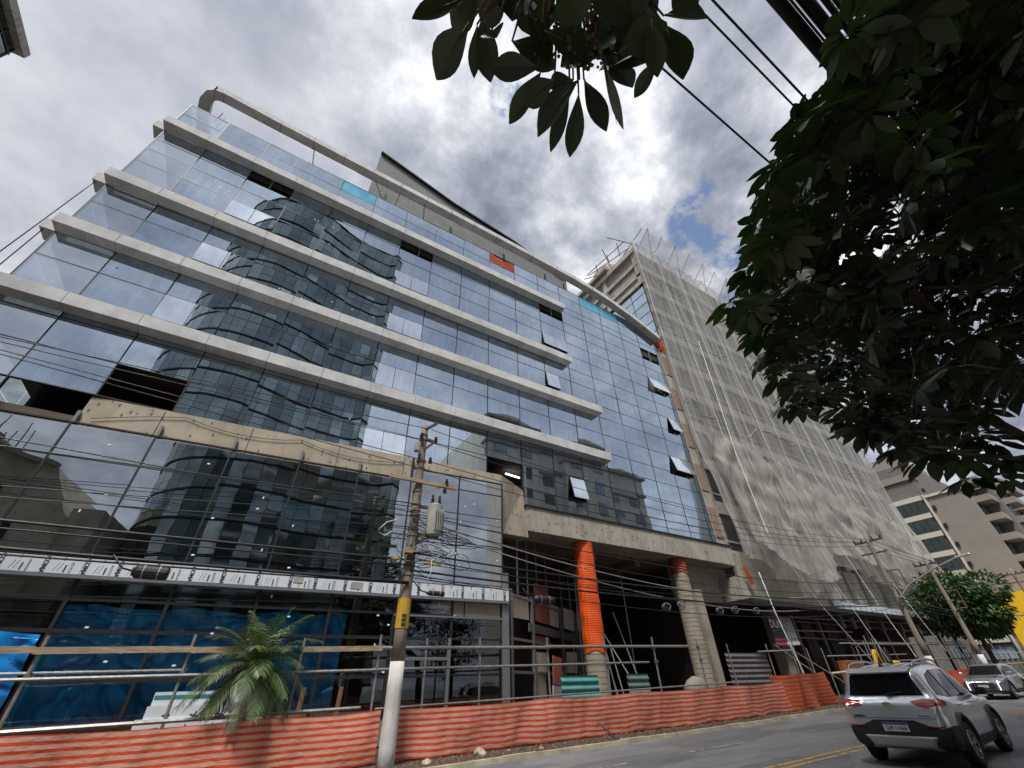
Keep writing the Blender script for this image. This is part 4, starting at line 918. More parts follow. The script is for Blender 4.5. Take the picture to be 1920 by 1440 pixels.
# ---------------------------------------------------------------- cables
def span(a,c,sag,n=18): a=Vector(a); c=Vector(c); return [a.lerp(c,t/n)-V(0,0,sag*4*(t/n)*(1-t/n)) for t in range(n+1)]
def cable(a,c,sag,r,label,mat=None,group=None,n=18):
    return tag(MB().tube(span(a,c,sag,n),r,5).build('overhead_cable',mat or G['cable'],smooth=True),label,'cable',group)
P2=V(38.1,12.5,gz(38)+9.0)
NM=['topmost','second','third','lowest']
def lcab(l,r_,z0r,z1r,rad,label):       # cable left of the pole through two sighted heights, run out beyond the frame
    a=onY(0,l,12.8); c=onY(r_[0],r_[1],12.8); d=(c-a)/(c.x-a.x); e=a+d*(-22-a.x); q=a+d*(UX-a.x)
    cable(e,q,.0+abs(z0r),rad,label,group=None)
for k,(dz,dy,ly) in enumerate(((9.35,-.2,628),(8.95,.0,637),(8.05,-.25,652),(7.9,.1,660))):
    a=onY(0,ly,12.8); q=V(UX+.1,UY+dy,dz); d=(q-a)/(q.x-a.x); cable(a+d*(-22-a.x),q,.05,.014,NM[k]+' of four thin power wires left of the nearest utility pole')
    cable((UX+.2,UY+dy,dz),(38.1,12.6+dy*2,gz(38)+8.85-.1*k),.9,.014,NM[k]+' of four thin power wires from the nearest to the second pole')
    cable((38.1,12.6+dy*2,gz(38)+8.85-.1*k),(72,12.5+dy,gz(72)+9),.8,.016,NM[k]+' of four thin power wires beyond the second pole')
LC=((815,(480,905),.016),(831,(480,901),.018),(906,(480,944),.013),(927,(480,965),.014),(970,(480,1020),.034),(985,(480,1032),.02),(1022,(480,1066),.04),(1034,(480,1072),.022))
LN=['highest low cable','second low cable','thin fifth','thin sixth','thick upper bundle','slim cable under the upper bundle','thick lower bundle','lowest slim cable']
for k,(l,r_,rad) in enumerate(LC): lcab(l,r_,.06,0,rad,LN[k]+' crossing the podium glass left of the nearest pole')
LV=((6.2,.020,.5),(5.95,.016,.7),(5.0,.032,.35),(4.85,.02,.5),(4.72,.012,.3),(4.5,.036,.3),(4.4,.014,.55))
RN=['highest','second','thick third','fourth','thin fifth','thickest','lowest']
for k,(z_,r_,s_) in enumerate(LV):
    zz=gz(38)+5.3+(z_-5.2)*.8
    cable((UX,UY-.15,z_),(38.0,12.4,zz),s_*1.6,r_*.9,RN[k]+' low cable crossing before the portico between the first two poles')
    if k%2==0: cable((38,12.4,zz),(72,12.3,gz(72)+5.5),.8,r_,RN[k]+' low cable running beyond the second pole')
# twisted service drops to the tower
for k,(a,c,s_) in enumerate((((UX+.1,UY,6.1),(36,16,6.4),1.0),((UX+.1,UY,5.9),(34,16.2,5.4),.9))):
    cable(a,c,s_,.024,['upper','lower'][k]+' of two twisted grey cables sagging across the concrete beam',G['greycable'],None,30)
# slack loops at pole
def loop(cx,cz,r,seed,mat,y=None):
    rr=random.Random(seed); pts=[]
    for t in range(26): a=t/25*2*math.pi*1.2; q=r*(1+.35*math.sin(2*a+seed)); pts.append((cx+q*1.6*math.cos(a),(y or UY-.25)+.08*math.sin(3*a),cz+q*.55*math.sin(a)))
    return pts
TG=thing('cable_tangle',(UX,UY-.25,5.0),'tangle of slack looping wires around the nearest pole below the transformer','cables')
for k in range(12): MB().tube(loop(UX+.75+R.uniform(-.5,.9),5.15+R.uniform(-.35,.7),R.uniform(.12,.45),k,None),.011,4).build('wire_loop',G['cable'] if k%4 else G['greycable'],TG,smooth=True)
b=MB()
for k in range(26):
    p=V(UX+R.uniform(-.25,.3),UY-.2,5.2+R.uniform(-.6,1.0)); q=p+V(R.uniform(-1.4,1.8),R.uniform(-.15,.15),R.uniform(-.5,.45)); mid=(p+q)/2-V(0,0,R.uniform(.05,.3)); b.tube([p,p.lerp(mid,.5)-V(0,0,.05),mid,mid.lerp(q,.5)-V(0,0,.03),q],.009,4)
b.build('stray_wires',G['cable'],TG,smooth=True)
MB().tube([(UX+.85,UY-.3,4.95),(UX+.6,UY-.3,4.8),(UX+.62,UY-.3,4.5),(UX+.5,UY-.3,4.15)],.014,5).build('white_wire',G['whitecable'],TG,smooth=True)
MB().tube([(UX-.6,UY-.3,5.9),(UX-.95,UY-.3,5.75),(UX-1.2,UY-.3,5.45),(UX-.95,UY-.3,5.35),(UX-.75,UY-.3,5.5)],.014,5).build('white_wire',G['whitecable'],TG,smooth=True)
b=MB()
for x,z_ in ((UX-.5,4.75),(UX+.5,4.72),(UX+.8,4.7),(UX-.15,4.98)): b.box(x-.13,x+.13,UY-.3,UY-.22,z_-.02,z_+.03)
b.build('yellow_tag',G['yellow'],TG)
# splice closures
def closure(px,py,L_,r,label,y=12.75):
    p=onY(px,py,y); t=thing('splice_closure',p,label,'cable closure')
    MB().tube([p-V(L_/2+.05,0,.0),p-V(L_/2,0,0),p-V(L_/2-.04,0,0),p+V(L_/2-.04,0,0),p+V(L_/2,0,0)],[r*.5,r*.8,r,r,r*.85],14).build('body',G['cable'],t,smooth=False)
    for s_ in (-.25,.2): MB().tube([p+V(L_*s_-.012,0,0),p+V(L_*s_+.012,0,0)],r*1.06,14).build('strap',G['greycable'],t)
    MB().tube([p-V(L_/2,0,0),p-V(L_/2+.25,0,-.05),p-V(L_/2+.5,0,-.3)],.02,5).build('lead',G['cable'],t,smooth=True)
closure(285,1074,.62,.14,'large black cable closure hanging before the lettered band at far left')
closure(1021,1125,.75,.13,'black cable closure hanging left of the orange column')
closure(818,1113,.5,.07,'slim dark cable closure hanging right of the nearest pole')
p=onY(668,1098,12.75); tag(MB().box(p.x-.13,p.x+.13,p.y-.07,p.y+.07,p.z-.09,p.z+.07).build('junction_box',G['metalgrey']),'small grey junction box hanging left of the nearest pole','box')
p=onY(560,1088,12.75); tag(MB().box(p.x-.11,p.x+.11,p.y-.07,p.y+.07,p.z-.07,p.z+.07).build('junction_box',G['metalgrey']),'square grey junction box on the cables above the palm','box')
# coils of spare cable before the portico
for k,(px,py) in enumerate(((1252,1135),(1280,1131),(1352,1143),(1380,1141),(1420,1143))):
    p=onY(px,py,12.6); b=MB()
    for q in range(4): b.tube([(p.x+(.15+.02*q)*math.cos(a/14*6.28)*1.2,p.y+.03*q,p.z+(.09+.012*q)*math.sin(a/14*6.28)-.02*q) for a in range(15)],.012,4)
    tag(b.build('cable_coil',G['greycable'],smooth=True),['coil of spare grey cable just left of the second column','coil of spare grey cable in front of the second column','coil of spare cable hanging over the square pier','coil of spare cable above the grey hoarding','rightmost coil of spare cable, above the poster'][k],'cable coil','cable coils before the portico')
# near-side cables overhead
for k,(y,z_,r_) in enumerate(((.0-.13,7,.012),(-.02,7.05,.011),(.51,7,.012),(-.45,7,.062),(-.60,7.02,.060),(-.70,7,.03),(-.76,7.06,.02),(-.52,6.95,.012))):
    cable((-6,y,z_-.05),(34,y-.4,z_+.35),.12,r_,['left one of two parallel thin wires at the top of the frame','right one of two parallel thin wires at the top of the frame','thin overhead wire passing behind the hanging leaves','thick black cable bundle overhead, leftmost of the thick pair','thick black cable bundle overhead, right one of the thick pair','medium black cable right of the thick bundles','slim black cable rightmost of the near overhead set','thin wire wound between the two thick bundles'][k])
# stays at upper left of the building
cable((-10.6,17.9,20.9),tuple(onY(-60,515,17.9)),.1,.02,'guy cable sloping down left from the top fin end',n=6); cable((-10.6,17.9,17.2),tuple(onY(-60,545,17.9)),.1,.02,'guy cable sloping down left from the lower fin end',n=6)
# stones and debris
for k,(px,py,s_) in enumerate(((900,1420,.16),(800,1437,.12),(1015,1408,.07),(955,1412,.06),(1155,1396,.06))):
    p=ground_=None
    r_=ray(px,py); t=(0-H)/(r_.z-SL*(r_.x*SH[0]+r_.y*SH[1])); p=C0+r_*t
    bm=bmesh.new(); bmesh.ops.create_icosphere(bm,subdivisions=3,radius=s_)
    for v in bm.verts: v.co*=1+.45*noise.noise(v.co*6/s_*.15+V(k,0,0)); v.co.z*=.8
    me=bpy.data.meshes.new('rubble_stone'); bm.to_mesh(me); bm.free(); me.materials.append(G['kerb']); o=bpy.data.objects.new('rubble_stone',me); COL.objects.link(o); o.location=p+V(0,0,s_*.5); tag(o,['largest pale rubble stone lying in the earth beside the kerb','pale rubble stone nearest the foot of the utility pole','small rubble stone just right of the largest one','small rubble stone beside the largest one, close to the barrier hem','rightmost small rubble stone below the black hose end'][k],'stone','rubble stones by the kerb')
b=MB()
for k in range(1500):
    x=R.uniform(4,27); y=kerbY(x)+R.uniform(.18,1.5); s_=R.uniform(.008,.035); z_=gz(x)+.05
    b.hexa([(x-s_,y-s_,z_),(x+s_,y-s_*.6,z_),(x+s_*.7,y+s_,z_),(x-s_,y+s_*.8,z_),(x-s_*.5,y-s_*.5,z_+s_),(x+s_*.6,y-s_*.4,z_+s_*1.3),(x+s_*.4,y+s_*.5,z_+s_),(x-s_*.5,y+s_*.5,z_+s_*.9)])
tag(b.build('rubble',plain('rubble_bits',(.17,.12,.09),.95,0,.6,9)),kind='stuff')
p0=onY(1120,1355,12.9); p1=onY(1163,1397,12.3); tag(MB().tube([p0,(p0+p1)/2+V(0,0,.06),p1],.022,6).build('dark_hose',G['cable']),'short black hose end sticking out of the barrier above the kerb','hose')
# ---------------------------------------------------------------- vegetation
def leafmat(name,c1,c2,tl=.25,gloss=.45):
    M=Mat(name); v=M.coord('Object'); c=M.ramp(M.noise(v,1.7,5),[(.3,c1),(.7,c2)]); M.col(c); M.set(Roughness=gloss)
    tr=M.n('ShaderNodeBsdfTranslucent'); M.L.new(M.mixc(1,c,(1.6,1.9,.6),'MULTIPLY'),tr.inputs[0]); x=M.n('ShaderNodeMixShader'); x.inputs[0].default_value=tl
    M.L.new(M.b.outputs[0],x.inputs[1]); M.L.new(tr.outputs[0],x.inputs[2]); M.L.new(x.outputs[0],M.out.inputs[0]); return M.m
G['leaf_dark']=leafmat('dark_rubber_leaf',(.013,.020,.009),(.030,.042,.016),.12,.45); G['leaf_umb']=leafmat('umbrella_leaf',(.010,.021,.007),(.038,.066,.018),.15,.36)
G['leaf_street']=leafmat('street_tree_leaf',(.018,.05,.012),(.05,.105,.022),.15); G['palm']=leafmat('palm_leaf',(.035,.065,.02),(.11,.16,.055),.12,.45); G['palmlow']=leafmat('low_palm_leaf',(.05,.06,.025),(.11,.10,.05),.1,.7)  # lowest palm fronds take a duller, browner green
G['bark']=plain('bark',(.075,.052,.033),.95,0,.4,6,.8,20); G['barkpalm']=plain('palm_bark',(.15,.11,.075),.95,0,.5,9,1,30)
def leaf(b,base,d,up,L_,Wd,prof,fold=.15,droop=.15,n=6):
    d=d.normalized(); s=d.cross(up); 
    if s.length<1e-3: s=d.cross(V(1,0,0))
    s.normalize(); u=s.cross(d).normalized(); i=len(b.v)
    for k in range(n+1):
        t=k/n; w=prof(t)*Wd/2; c=base+d*L_*t-u*droop*L_*t*t
        b.v+= [c-s*w+u*fold*w, c, c+s*w+u*fold*w]
    for k in range(n):
        q=i+k*3
        for a in (0,1): b.f.append((q+a,q+a+1,q+a+4,q+a+3)); b.mi.append(b.cur); b.uv.append([(0,0)]*4)
obov=lambda t: (math.sin(math.pi*min(1,t**1.22*1.0))**.85 if 0<t<1 else (.02 if t==0 else .06))
# foreground hanging twig of a rubber tree
FB=thing('hanging_branch',C0+ray(1080,-60).normalized()*1.25,'dark branch with large oval leaves and berries hanging into the top of the frame','branch')
br=MB(); lf=MB(); vn=MB(); rr=random.Random(21)
def P3(px,py,d): return C0+ray(px,py).normalized()*d
UPc=(-AY.cross(AX)) 
camright=V(AX.x,AY.x,AZ.x); camdown=V(AX.y,AY.y,AZ.y); camfwd=V(AX.z,AY.z,AZ.z)
leaves=[ # base px, tip px, width px
((880,45),(820,135),58),((895,45),(893,135),26),((905,30),(915,138),38),((920,60),(930,70),40),((1010,128),(930,128),42),((868,0),(785,35),34),((840,-20),(875,45),70),
((960,40),(975,0),60),((990,20),(1030,110),50),((1000,-20),(1010,60),60),((1035,10),(1070,50),50),((1050,60),(1068,80),36),((960,78),(1035,118),46),((1015,135),(965,222),38),((1040,150),(990,190),44),
((1085,150),(1010,235),56),((1068,170),(1038,272),24),((1085,175),(1072,283),34),((1095,150),(1135,232),36),((1075,150),(1035,165),34),((1130,110),(1155,230),40),((1140,120),(1180,160),46),((1120,100),(1060,120),60),
((1160,100),(1240,50),48),((1235,110),(1195,175),26),((1220,40),(1232,132),34),((1245,45),(1275,138),48),((1245,30),(1315,35),42),((1215,90),(1130,120),40),((1200,60),(1100,80),56),((1100,90),(1170,40),60),
((930,-10),(1000,10),60),((1060,-30),(1080,40),56),((1180,-30),(1230,20),60),((1260,-40),(1300,10),56),((1150,-20),(1190,70),52),((1190,20),(1150,100),50),((950,-40),(905,40),50),((1090,-30),(1180,20),60),((1230,-30),(1160,30),60),((1020,60),(1100,100),44),((1110,95),(1200,110),44)]
for bp,tp,wp in leaves:
    d0=1.22+rr.uniform(-.14,.14); d1=d0+rr.uniform(-.05,.05); a=P3(bp[0],bp[1],d0); c=P3(tp[0],tp[1],d1); ax=(c-a)*1.14; 
    nr=(-camfwd+camright*rr.uniform(-.5,.5)+camdown*rr.uniform(-.4,.4)).normalized()
    leaf(lf,a,ax,nr,ax.length,wp/775*d0*rr.uniform(.88,1.02),obov,rr.uniform(.1,.4),rr.uniform(-.1,.16),8); vn.tube([a-camfwd*.004,a+ax*.5-camfwd*.004,a+ax*.93-camfwd*.003],[.0016,.0011,.0004],4)
for bp,tp,wp in leaves:
    a=P3(bp[0],bp[1],1.22); c=P3(1060+(bp[0]-1060)*.6,-90,1.25); br.tube([a,a.lerp(c,.4)+camdown*.015,c],[.0022,.003,.0045],5)
for a,c in (((900,30),(1060,-140)),((1010,120),(1060,-140)),((1085,150),(1075,-140)),((1230,60),(1090,-140))): 
    p,q=P3(*a,1.23),P3(*c,1.3); br.tube([p,p.lerp(q,.5)+camdown*.02,q],[.004,.006,.009],6)
bb=MB()
for k in range(150):
    t=rr.random(); px=1110+rr.gauss(0,16)-90*t*rr.choice((0,0,1)); py=20+rr.uniform(0,110); p=P3(px,py,1.2+rr.gauss(0,.03)); r_=rr.uniform(.003,.006)
    bb.tube([p-V(0,0,r_),p-V(0,0,r_*.5),p+V(0,0,r_*.5),p+V(0,0,r_)],[r_*.5,r_,r_,r_*.5],5)
lf.build('leaves',G['leaf_dark'],FB,smooth=True); vn.build('leaf_veins',plain('leaf_vein',(.05,.065,.03),.6),FB,smooth=True); br.build('twig',G['bark'],FB,smooth=True); bb.build('berries',G['bark'],FB)
# big umbrella tree on the near pavement
UT=thing('umbrella_tree',(11.2,-3.0,gz(11)+.1),'large dark umbrella tree with star-shaped leaf clusters filling the upper right','tree')
poly=[(1600,-160),(1575,0),(1580,80),(1520,180),(1470,235),(1445,310),(1450,360),(1405,400),(1400,450),(1420,520),(1370,560),(1385,620),(1440,690),(1470,760),(1545,760),(1600,800),(1610,815),(1650,825),(1700,860),(1745,855),(1800,860),(1825,820),(1845,765),(1960,735),(2150,670),(2150,-160)]
poly2=[(1590,790),(1660,850),(1740,890),(1850,900),(1910,895),(1935,870),(1880,840),(1800,820),(1720,770)]
def inpoly(x,y,pg):
    c=False; j=len(pg)-1
    for i in range(len(pg)):
        xi,yi=pg[i]; xj,yj=pg[j]
        if (yi>y)!=(yj>y) and x<(xj-xi)*(y-yi)/(yj-yi)+xi: c=not c
        j=i
    return c
def project(p):
    q=p-C0; cx_=AX.x*q.x+AY.x*q.y+AZ.x*q.z; cy_=AX.y*q.x+AY.y*q.y+AZ.y*q.z; cz_=AX.z*q.x+AY.z*q.y+AZ.z*q.z
    return (960+f*cx_/cz_,720+f*cy_/cz_,cz_) if cz_>.1 else (-1e5,0,0)
rr=random.Random(5); lf=MB(); st=MB(); cnt=0; centers=[]
lprof=lambda t: math.sin(math.pi*min(1,max(0,(t-.22)/.78)))**.6 if t>.22 else .04
def cluster(p,axis,Lf,nl):
    axis=axis.normalized(); a=axis.cross(V(0,0,1)); 
    if a.length<.1: a=V(1,0,0)
    a.normalize(); c=axis.cross(a).normalized(); ph=rr.uniform(0,6.3)
    for k in range(nl):
        t=ph+k*2*math.pi/nl+rr.uniform(-.12,.12); d=(a*math.cos(t)+c*math.sin(t))*1.0+axis*rr.uniform(-.45,-.05)
        leaf(lf,p,d,axis,Lf*rr.uniform(.85,1.12),Lf*.34,lprof,rr.uniform(-.05,.25),rr.uniform(.05,.3),5)
# crown volume : layered shell sampled in world space
tries=0
while cnt<1450 and tries<300000:
    tries+=1
    p=V(rr.uniform(3.2,12.5),rr.uniform(-5.0,2.9),rr.uniform(3.2,12.5)); px,py,d=project(p)
    if d<2.6 or not (1350<px<2150 and -200<py<930): continue
    r_=.16*775/d*.75
    if not inpoly(px,py,poly): continue
    ok=all(inpoly(px+dx*r_,py+dy*r_,poly) for dx,dy in ((1,0),(-1,0),(0,1),(0,-1)))
    if not ok and rr.random()>.22: continue
    if noise.noise(p*1.15)>.16: continue
    if (p-C0).length>11: continue
    edge=not all(inpoly(px+dx*r_*2.3,py+dy*r_*2.3,poly) for dx,dy in ((-1,0),(0,1),(-.7,.7)))
    if (not edge) and rr.random()<.35 and d<4.5: continue
    out=(p-V(9.5,-1.5,6.5)).normalized()
    cluster(p,(V(0,0,1)*rr.uniform(.5,1.2)+out*rr.uniform(.1,.7)+V(rr.uniform(-.4,.4),rr.uniform(-.4,.4),0)),rr.uniform(.22,.32),rr.choice((8,9,10,11)))
    centers.append(p); cnt+=1
# edge rosettes
for px,py,d in ((1440,345,3.6),(1450,450,3.7),(1375,565,3.7),(1465,700,3.9),(1590,60,3.7),(1530,215,3.8),(1500,235,4.2),(1465,305,4.0),(1430,415,4.0),(1412,500,4.1),(1400,585,4.0),(1430,620,4.2),(1435,660,4.4),(1480,735,4.6),(1530,745,4.7),(1605,100,4.3),(1645,60,4.0),(1590,180,4.2),(1560,270,4.0),(1625,800,4.6),(1690,835,4.4),(1750,850,4.4),(1810,855,4.3),(1880,860,4.6),(1640,770,4.8),(1585,760,4.9),(1700,30,4.0),(1490,470,4.5),(1520,380,4.4)):
    p=P3(px,py,d); cluster(p,V(rr.uniform(-.5,.1),rr.uniform(-.3,.3),1),rr.uniform(.24,.30),rr.choice((11,12,13))); centers.append(p)
    for k in range(2): q=p+V(rr.uniform(.05,.35),rr.uniform(-.2,.2),rr.uniform(-.15,.3)); cluster(q,V(rr.uniform(-.4,.4),rr.uniform(-.4,.4),1),rr.uniform(.16,.22),9)
for k in range(150):
    p=P3(rr.uniform(1780,1990),rr.uniform(-90,330),rr.uniform(5.0,8.5)); cluster(p,V(rr.uniform(-.4,.4),rr.uniform(-.4,.4),1),rr.uniform(.24,.34),rr.choice((8,9,10)))
lf.build('crown',G['leaf_umb'],UT,smooth=True)
trunk=[V(11.2,-3.0,.2),V(11.1,-2.9,2.2),V(10.7,-2.5,3.6)]
MB().tube(trunk,[.24,.2,.17],12).build('trunk',G['bark'],UT,smooth=True)
b=MB()
b.tube([V(10.7,-2.5,3.6),P3(2000,860,9.6),P3(1900,810,8.6),P3(1780,745,7.4),P3(1660,695,6.3),P3(1560,650,5.4)],[.13,.085,.07,.05,.035,.015],8)
b.tube([V(10.7,-2.5,3.6),P3(2050,800,9),P3(1920,740,8),P3(1800,640,6.8),P3(1700,540,5.8),P3(1560,420,5)],[.13,.09,.07,.055,.04,.015],8)
b.tube([V(10.7,-2.5,3.6),P3(2100,500,8),P3(1950,300,7),P3(1800,180,6),P3(1680,90,5)],[.13,.1,.08,.05,.02],8)
for p in centers[::14]:
    q=min((P3(1780,745,7.4),P3(1800,640,6.8),P3(1700,540,5.8),P3(1950,300,7),P3(1800,180,6),P3(1660,695,6.3)),key=lambda c:(c-p).length); m_=(p+q)/2-V(0,0,.15); b.tube([q,m_,p],[.014,.009,.004],4)
b.build('limbs',G['bark'],UT,smooth=True)
b=MB()
for px0,py0,px1,py1 in ((1495,640,1420,672),(1500,655,1430,665),(1480,668,1425,688)):
    for k in range(26): t=k/25; p=P3(px0+(px1-px0)*t+rr.uniform(-2,2),py0+(py1-py0)*t+rr.uniform(-2,2),4.6); b.tube([p-V(0,0,.012),p+V(0,0,.012)],.012,4)
    b.tube([P3(px0+20,py0,4.6),P3(px1,py1,4.6)],.006,4)
b.build('flower_spike',G['bark'],UT)
# palm
def palm(x,y,h,label,seed,L_=1.9,nf=44,group=None,near=False):
    rr=random.Random(seed); g=gz(x)+.05; T=thing('palm_tree',(x,y,g),label,'palm',group); top=V(x,y,g+h)
    MB().tube([V(x+.05,y,g),V(x+.02,y,g+h*.5),top],[.12,.09,.10],10).build('trunk',G['barkpalm'],T,smooth=True)
    b=MB(); bd=MB()
    for k in range(nf):
        az=k*2.399+rr.uniform(-.2,.2); el=math.radians(80-100*(k/nf)**.85+rr.uniform(-7,7)); LL=L_*rr.uniform(.8,1.08)*(1 if k/nf<.75 else .85)
        tgt=b if k/nf<.86 else bd
        h_=V(math.cos(az),math.sin(az),0); p=top+V(0,0,.05); d=h_*math.cos(el)+V(0,0,math.sin(el)); n=16; pts=[p.copy()]
        for i in range(n): d=(d+V(0,0,-.085-.02*(k/nf))).normalized(); p=p+d*LL/n; pts.append(p.copy())
        tgt.tube(pts,[.014-.012*i/n for i in range(n+1)],4,False)
        s=h_.cross(V(0,0,1)).normalized()
        for i in range(2,n):
            for sub in (0,.5):
                q=pts[i].lerp(pts[min(n,i+1)],sub); dd=(pts[min(n,i+1)]-pts[i-1]).normalized(); ll=.46*math.sin(math.pi*(.12+.80*(i+sub)/n))*L_/1.9
                nn=s.cross(dd)
                for sg_ in (-1,1):
                    ld=(dd*.75+s*sg_*.8+nn*.25*rr.uniform(-.3,1)+V(0,0,-.28)).normalized(); w=.013*L_/1.9; e1=q+ld*ll*.55; e2=q+ld*ll+V(0,0,-.10*ll-.03)
                    wv=ld.cross(nn).normalized()*w; i0=len(tgt.v); tgt.v+=[q-wv,q+wv,e1+wv,e1-wv,e2]; tgt.f+=[(i0,i0+1,i0+2,i0+3),(i0+3,i0+2,i0+4)]; tgt.mi+=[0,0]; tgt.uv+=[[(0,0)]*4,[(0,0)]*3]
    b.build('crown',G['palm'],T); bd.build('low_fronds',G['palmlow'],T); return T
palm(1.15,14.35,2.0,'young date palm with arching fronds behind the striped barrier',3,1.75,54)
# reflected greenery on the near side behind the camera
for k,(x,y) in enumerate(((-9,-3.5),(-5.2,-4.4),(-1.5,-4.0),(-12.5,-4.6))): palm(x,y,3.8+.5*(k%2),'tall street palm on the near pavement, seen only mirrored in the podium glass',20+k,2.2,30,'palms mirrored in the podium glass')
def broadtree(x,y,h,r,label,seed,n=2600,ls=.22,mat=None,group=None,flat=1.0,trunk_h=None):
    rr=random.Random(seed); g=gz(x); T=thing('street_tree',(x,y,g),label,'tree',group); c=V(x,y,g+h-r*flat); b=MB()
    lumps=[(V(rr.gauss(0,1),rr.gauss(0,1),rr.gauss(0,1)).normalized()*r*rr.uniform(.35,.68),r*rr.uniform(.34,.52)) for _ in range(16)]
    for i in range(n):
        l,lr=rr.choice(lumps); d=V(rr.gauss(0,1),rr.gauss(0,1),rr.gauss(0,1)).normalized(); p=c+l+d*lr*rr.uniform(.65,1.03); p.z=c.z+(p.z-c.z)*flat
        dd=(d+V(rr.uniform(-.7,.7),rr.uniform(-.7,.7),rr.uniform(-.9,.2))).normalized(); leaf(b,p,dd,V(rr.uniform(-.5,.5),rr.uniform(-.5,.5),1),ls*rr.uniform(.7,1.2),ls*.5,lambda t:math.sin(math.pi*t)**.7 if 0<t<1 else .05,.1,.1,2)
    b.build('crown',mat or G['leaf_street'],T,smooth=False); b=MB(); b.tube([V(x,y,g),V(x+.1,y,g+h*.35),c],[.2,.16,.08],8)
    for l,lr in lumps[:9]: b.tube([V(x+.05,y,g+h*.35),c+l*.4-V(0,0,.3),c+l],[.09,.05,.015],5)
    b.build('trunk',G['bark'],T,smooth=True); return T
STc=onY(1812,1150,13.2)
broadtree(STc.x,13.2,8.7,4.1,'round dense green street tree right of the netted tower, in front of the yellow shop',9,11000,.40,flat=.78)
broadtree(14,-4.5,9,3.6,'broad street tree on the near pavement seen only as a reflection in the storefront',31,2200,.3,group='near side trees in the reflections')
broadtree(24,-5,10,4,'broad street tree on the near pavement seen only as a reflection in the storefront',32,2200,.3,group='near side trees in the reflections')
# ---------------------------------------------------------------- far buildings
def wall_grid(b,frm,win,x0,x1): pass
AB=thing('apartment_building',(101,22,gz(90)-1),'grey-brown apartment tower with cream window frames and corner balconies at the far right','building')
AX0=95.0; BR=plain('grey_brown_stone',(.15,.14,.13),.9,0,.22,2.2,.3,6,vs=(1,1,3)); BE=plain('taupe_render',(.24,.22,.195),.9,0,.08,.5); CR=plain('cream_frame',(.50,.49,.43),.8,0,.05); WG=mirror_glass('apartment_glass',(.42,.52,.55),.05,.02)
def ax(px,py): return onX(px,py,AX0)
b=MB(); b.box(AX0,AX0+22,20.6,33,0,32.0); b.build('wall',BR,AB)
b=MB(); b.box(AX0-.25,AX0+14,15.3,20.6,0,25.6); b.build('taupe_wall',BE,AB)
b=MB(); b.box(AX0+4,AX0+24,13.2,20,0,26.0); b.build('rear_block',BR,AB)
b=MB(); b.box(AX0+1,AX0+16,21.5,26,32,34.2); b.box(AX0-.3,AX0+2,20.4,25.8,29.2,30.3); b.build('roof_block',BE,AB)
b=MB(); b.box(AX0-.45,AX0+.1,20.45,20.75,0,26.2); b.box(AX0-.5,AX0+.1,15.3,20.6,25.6,26.0); b.build('cream_strip',CR,AB)
for k in range(9):
    z=3.0+k*2.9
    if k<8:
        fr_=MB(); fr_.box(AX0-.55,AX0-.0,21.0,25.3,z+2.15,z+2.9); 
        if k in (5,6,7): fr_.box(AX0-.5,AX0-.0,24.9,25.6,z,z+2.9)
        o=fr_.build('window',CR,AB); q=MB()
        for j in range(4): q.box(AX0-.12-.02*(j%2),AX0-.02,21.2+j*.93,22.08+j*.93,z+.25,z+2.1)
        q.build('pane',WG,o)
        o=MB().box(AX0-.10,AX0,26.2,27.6,z+.6,z+1.9).build('window',G['mullion'],AB); q=MB(); q.box(AX0-.14,AX0-.1,26.25,26.87,z+.65,z+1.85); q.box(AX0-.14,AX0-.1,26.93,27.55,z+.65,z+1.85); q.build('pane',WG,o)
    MB().box(AX0-.5,AX0-.2,19.9,20.3,z+.3,z+.9).build('vent',G['mullion'],AB)
    # balconies facing the street
    o=MB().box(AX0+.5,AX0+4.5,13.4,15.4,z,z+.9).build('balcony',BE,AB); MB().box(AX0+.9,AX0+4.2,15.0,15.35,z+.95,z+2.6).build('balcony_glass',G['mullion'],o)
    o=MB().box(AX0+6,AX0+10.5,11.8,13.3,z,z+.9).build('balcony',BE,AB); MB().box(AX0+6.4,AX0+10.2,12.9,13.25,z+.95,z+2.6).build('balcony_glass',WG,o)
    o=MB().box(AX0+12,AX0+17,11.8,13.3,z,z+.9).build('balcony',BE,AB); MB().box(AX0+12.4,AX0+16.7,12.9,13.25,z+.95,z+2.6).build('balcony_glass',G['mullion'],o)
BB=thing('office_block',(160,16,0),'plain beige block behind the apartment tower at the right edge','building'); MB().box(135,165,7,26,0,30).build('wall',plain('beige_wall',(.52,.40,.25),.9,0,.08,.4),BB)
b=MB()
for z in range(4,28,3): b.box(134.9,135,9,24,z,z+.12)
b.build('wall_joint',plain('beige_joint',(.40,.31,.2),.9),BB)
YS=thing('yellow_shop',(84,17,gz(84)),'yellow shop front partly hidden by the round street tree','building')
MB().box(85,97,13.2,18.0,0,10.0).build('wall',plain('shop_yellow',(.78,.48,.01),.6,0,.05,1),YS); MB().box(84.9,97,13.0,13.2,0,3.6).build('shop_window',G['mullion'],YS); MB().box(84.8,85,13.9,14.3,3.6,4.2).build('sign_strip',G['fin'],YS)
b=MB(); b.box(84.7,85.0,13.6,14.5,1.6,3.4); b.build('green_panel',plain('shop_green',(.06,.3,.08),.6),YS)
# low buildings closing the street end
LB=thing('low_building',(150,30,0),'low grey building closing the view under the far tree','building'); MB().box(110,140,14,40,0,6).build('wall',BE,LB)
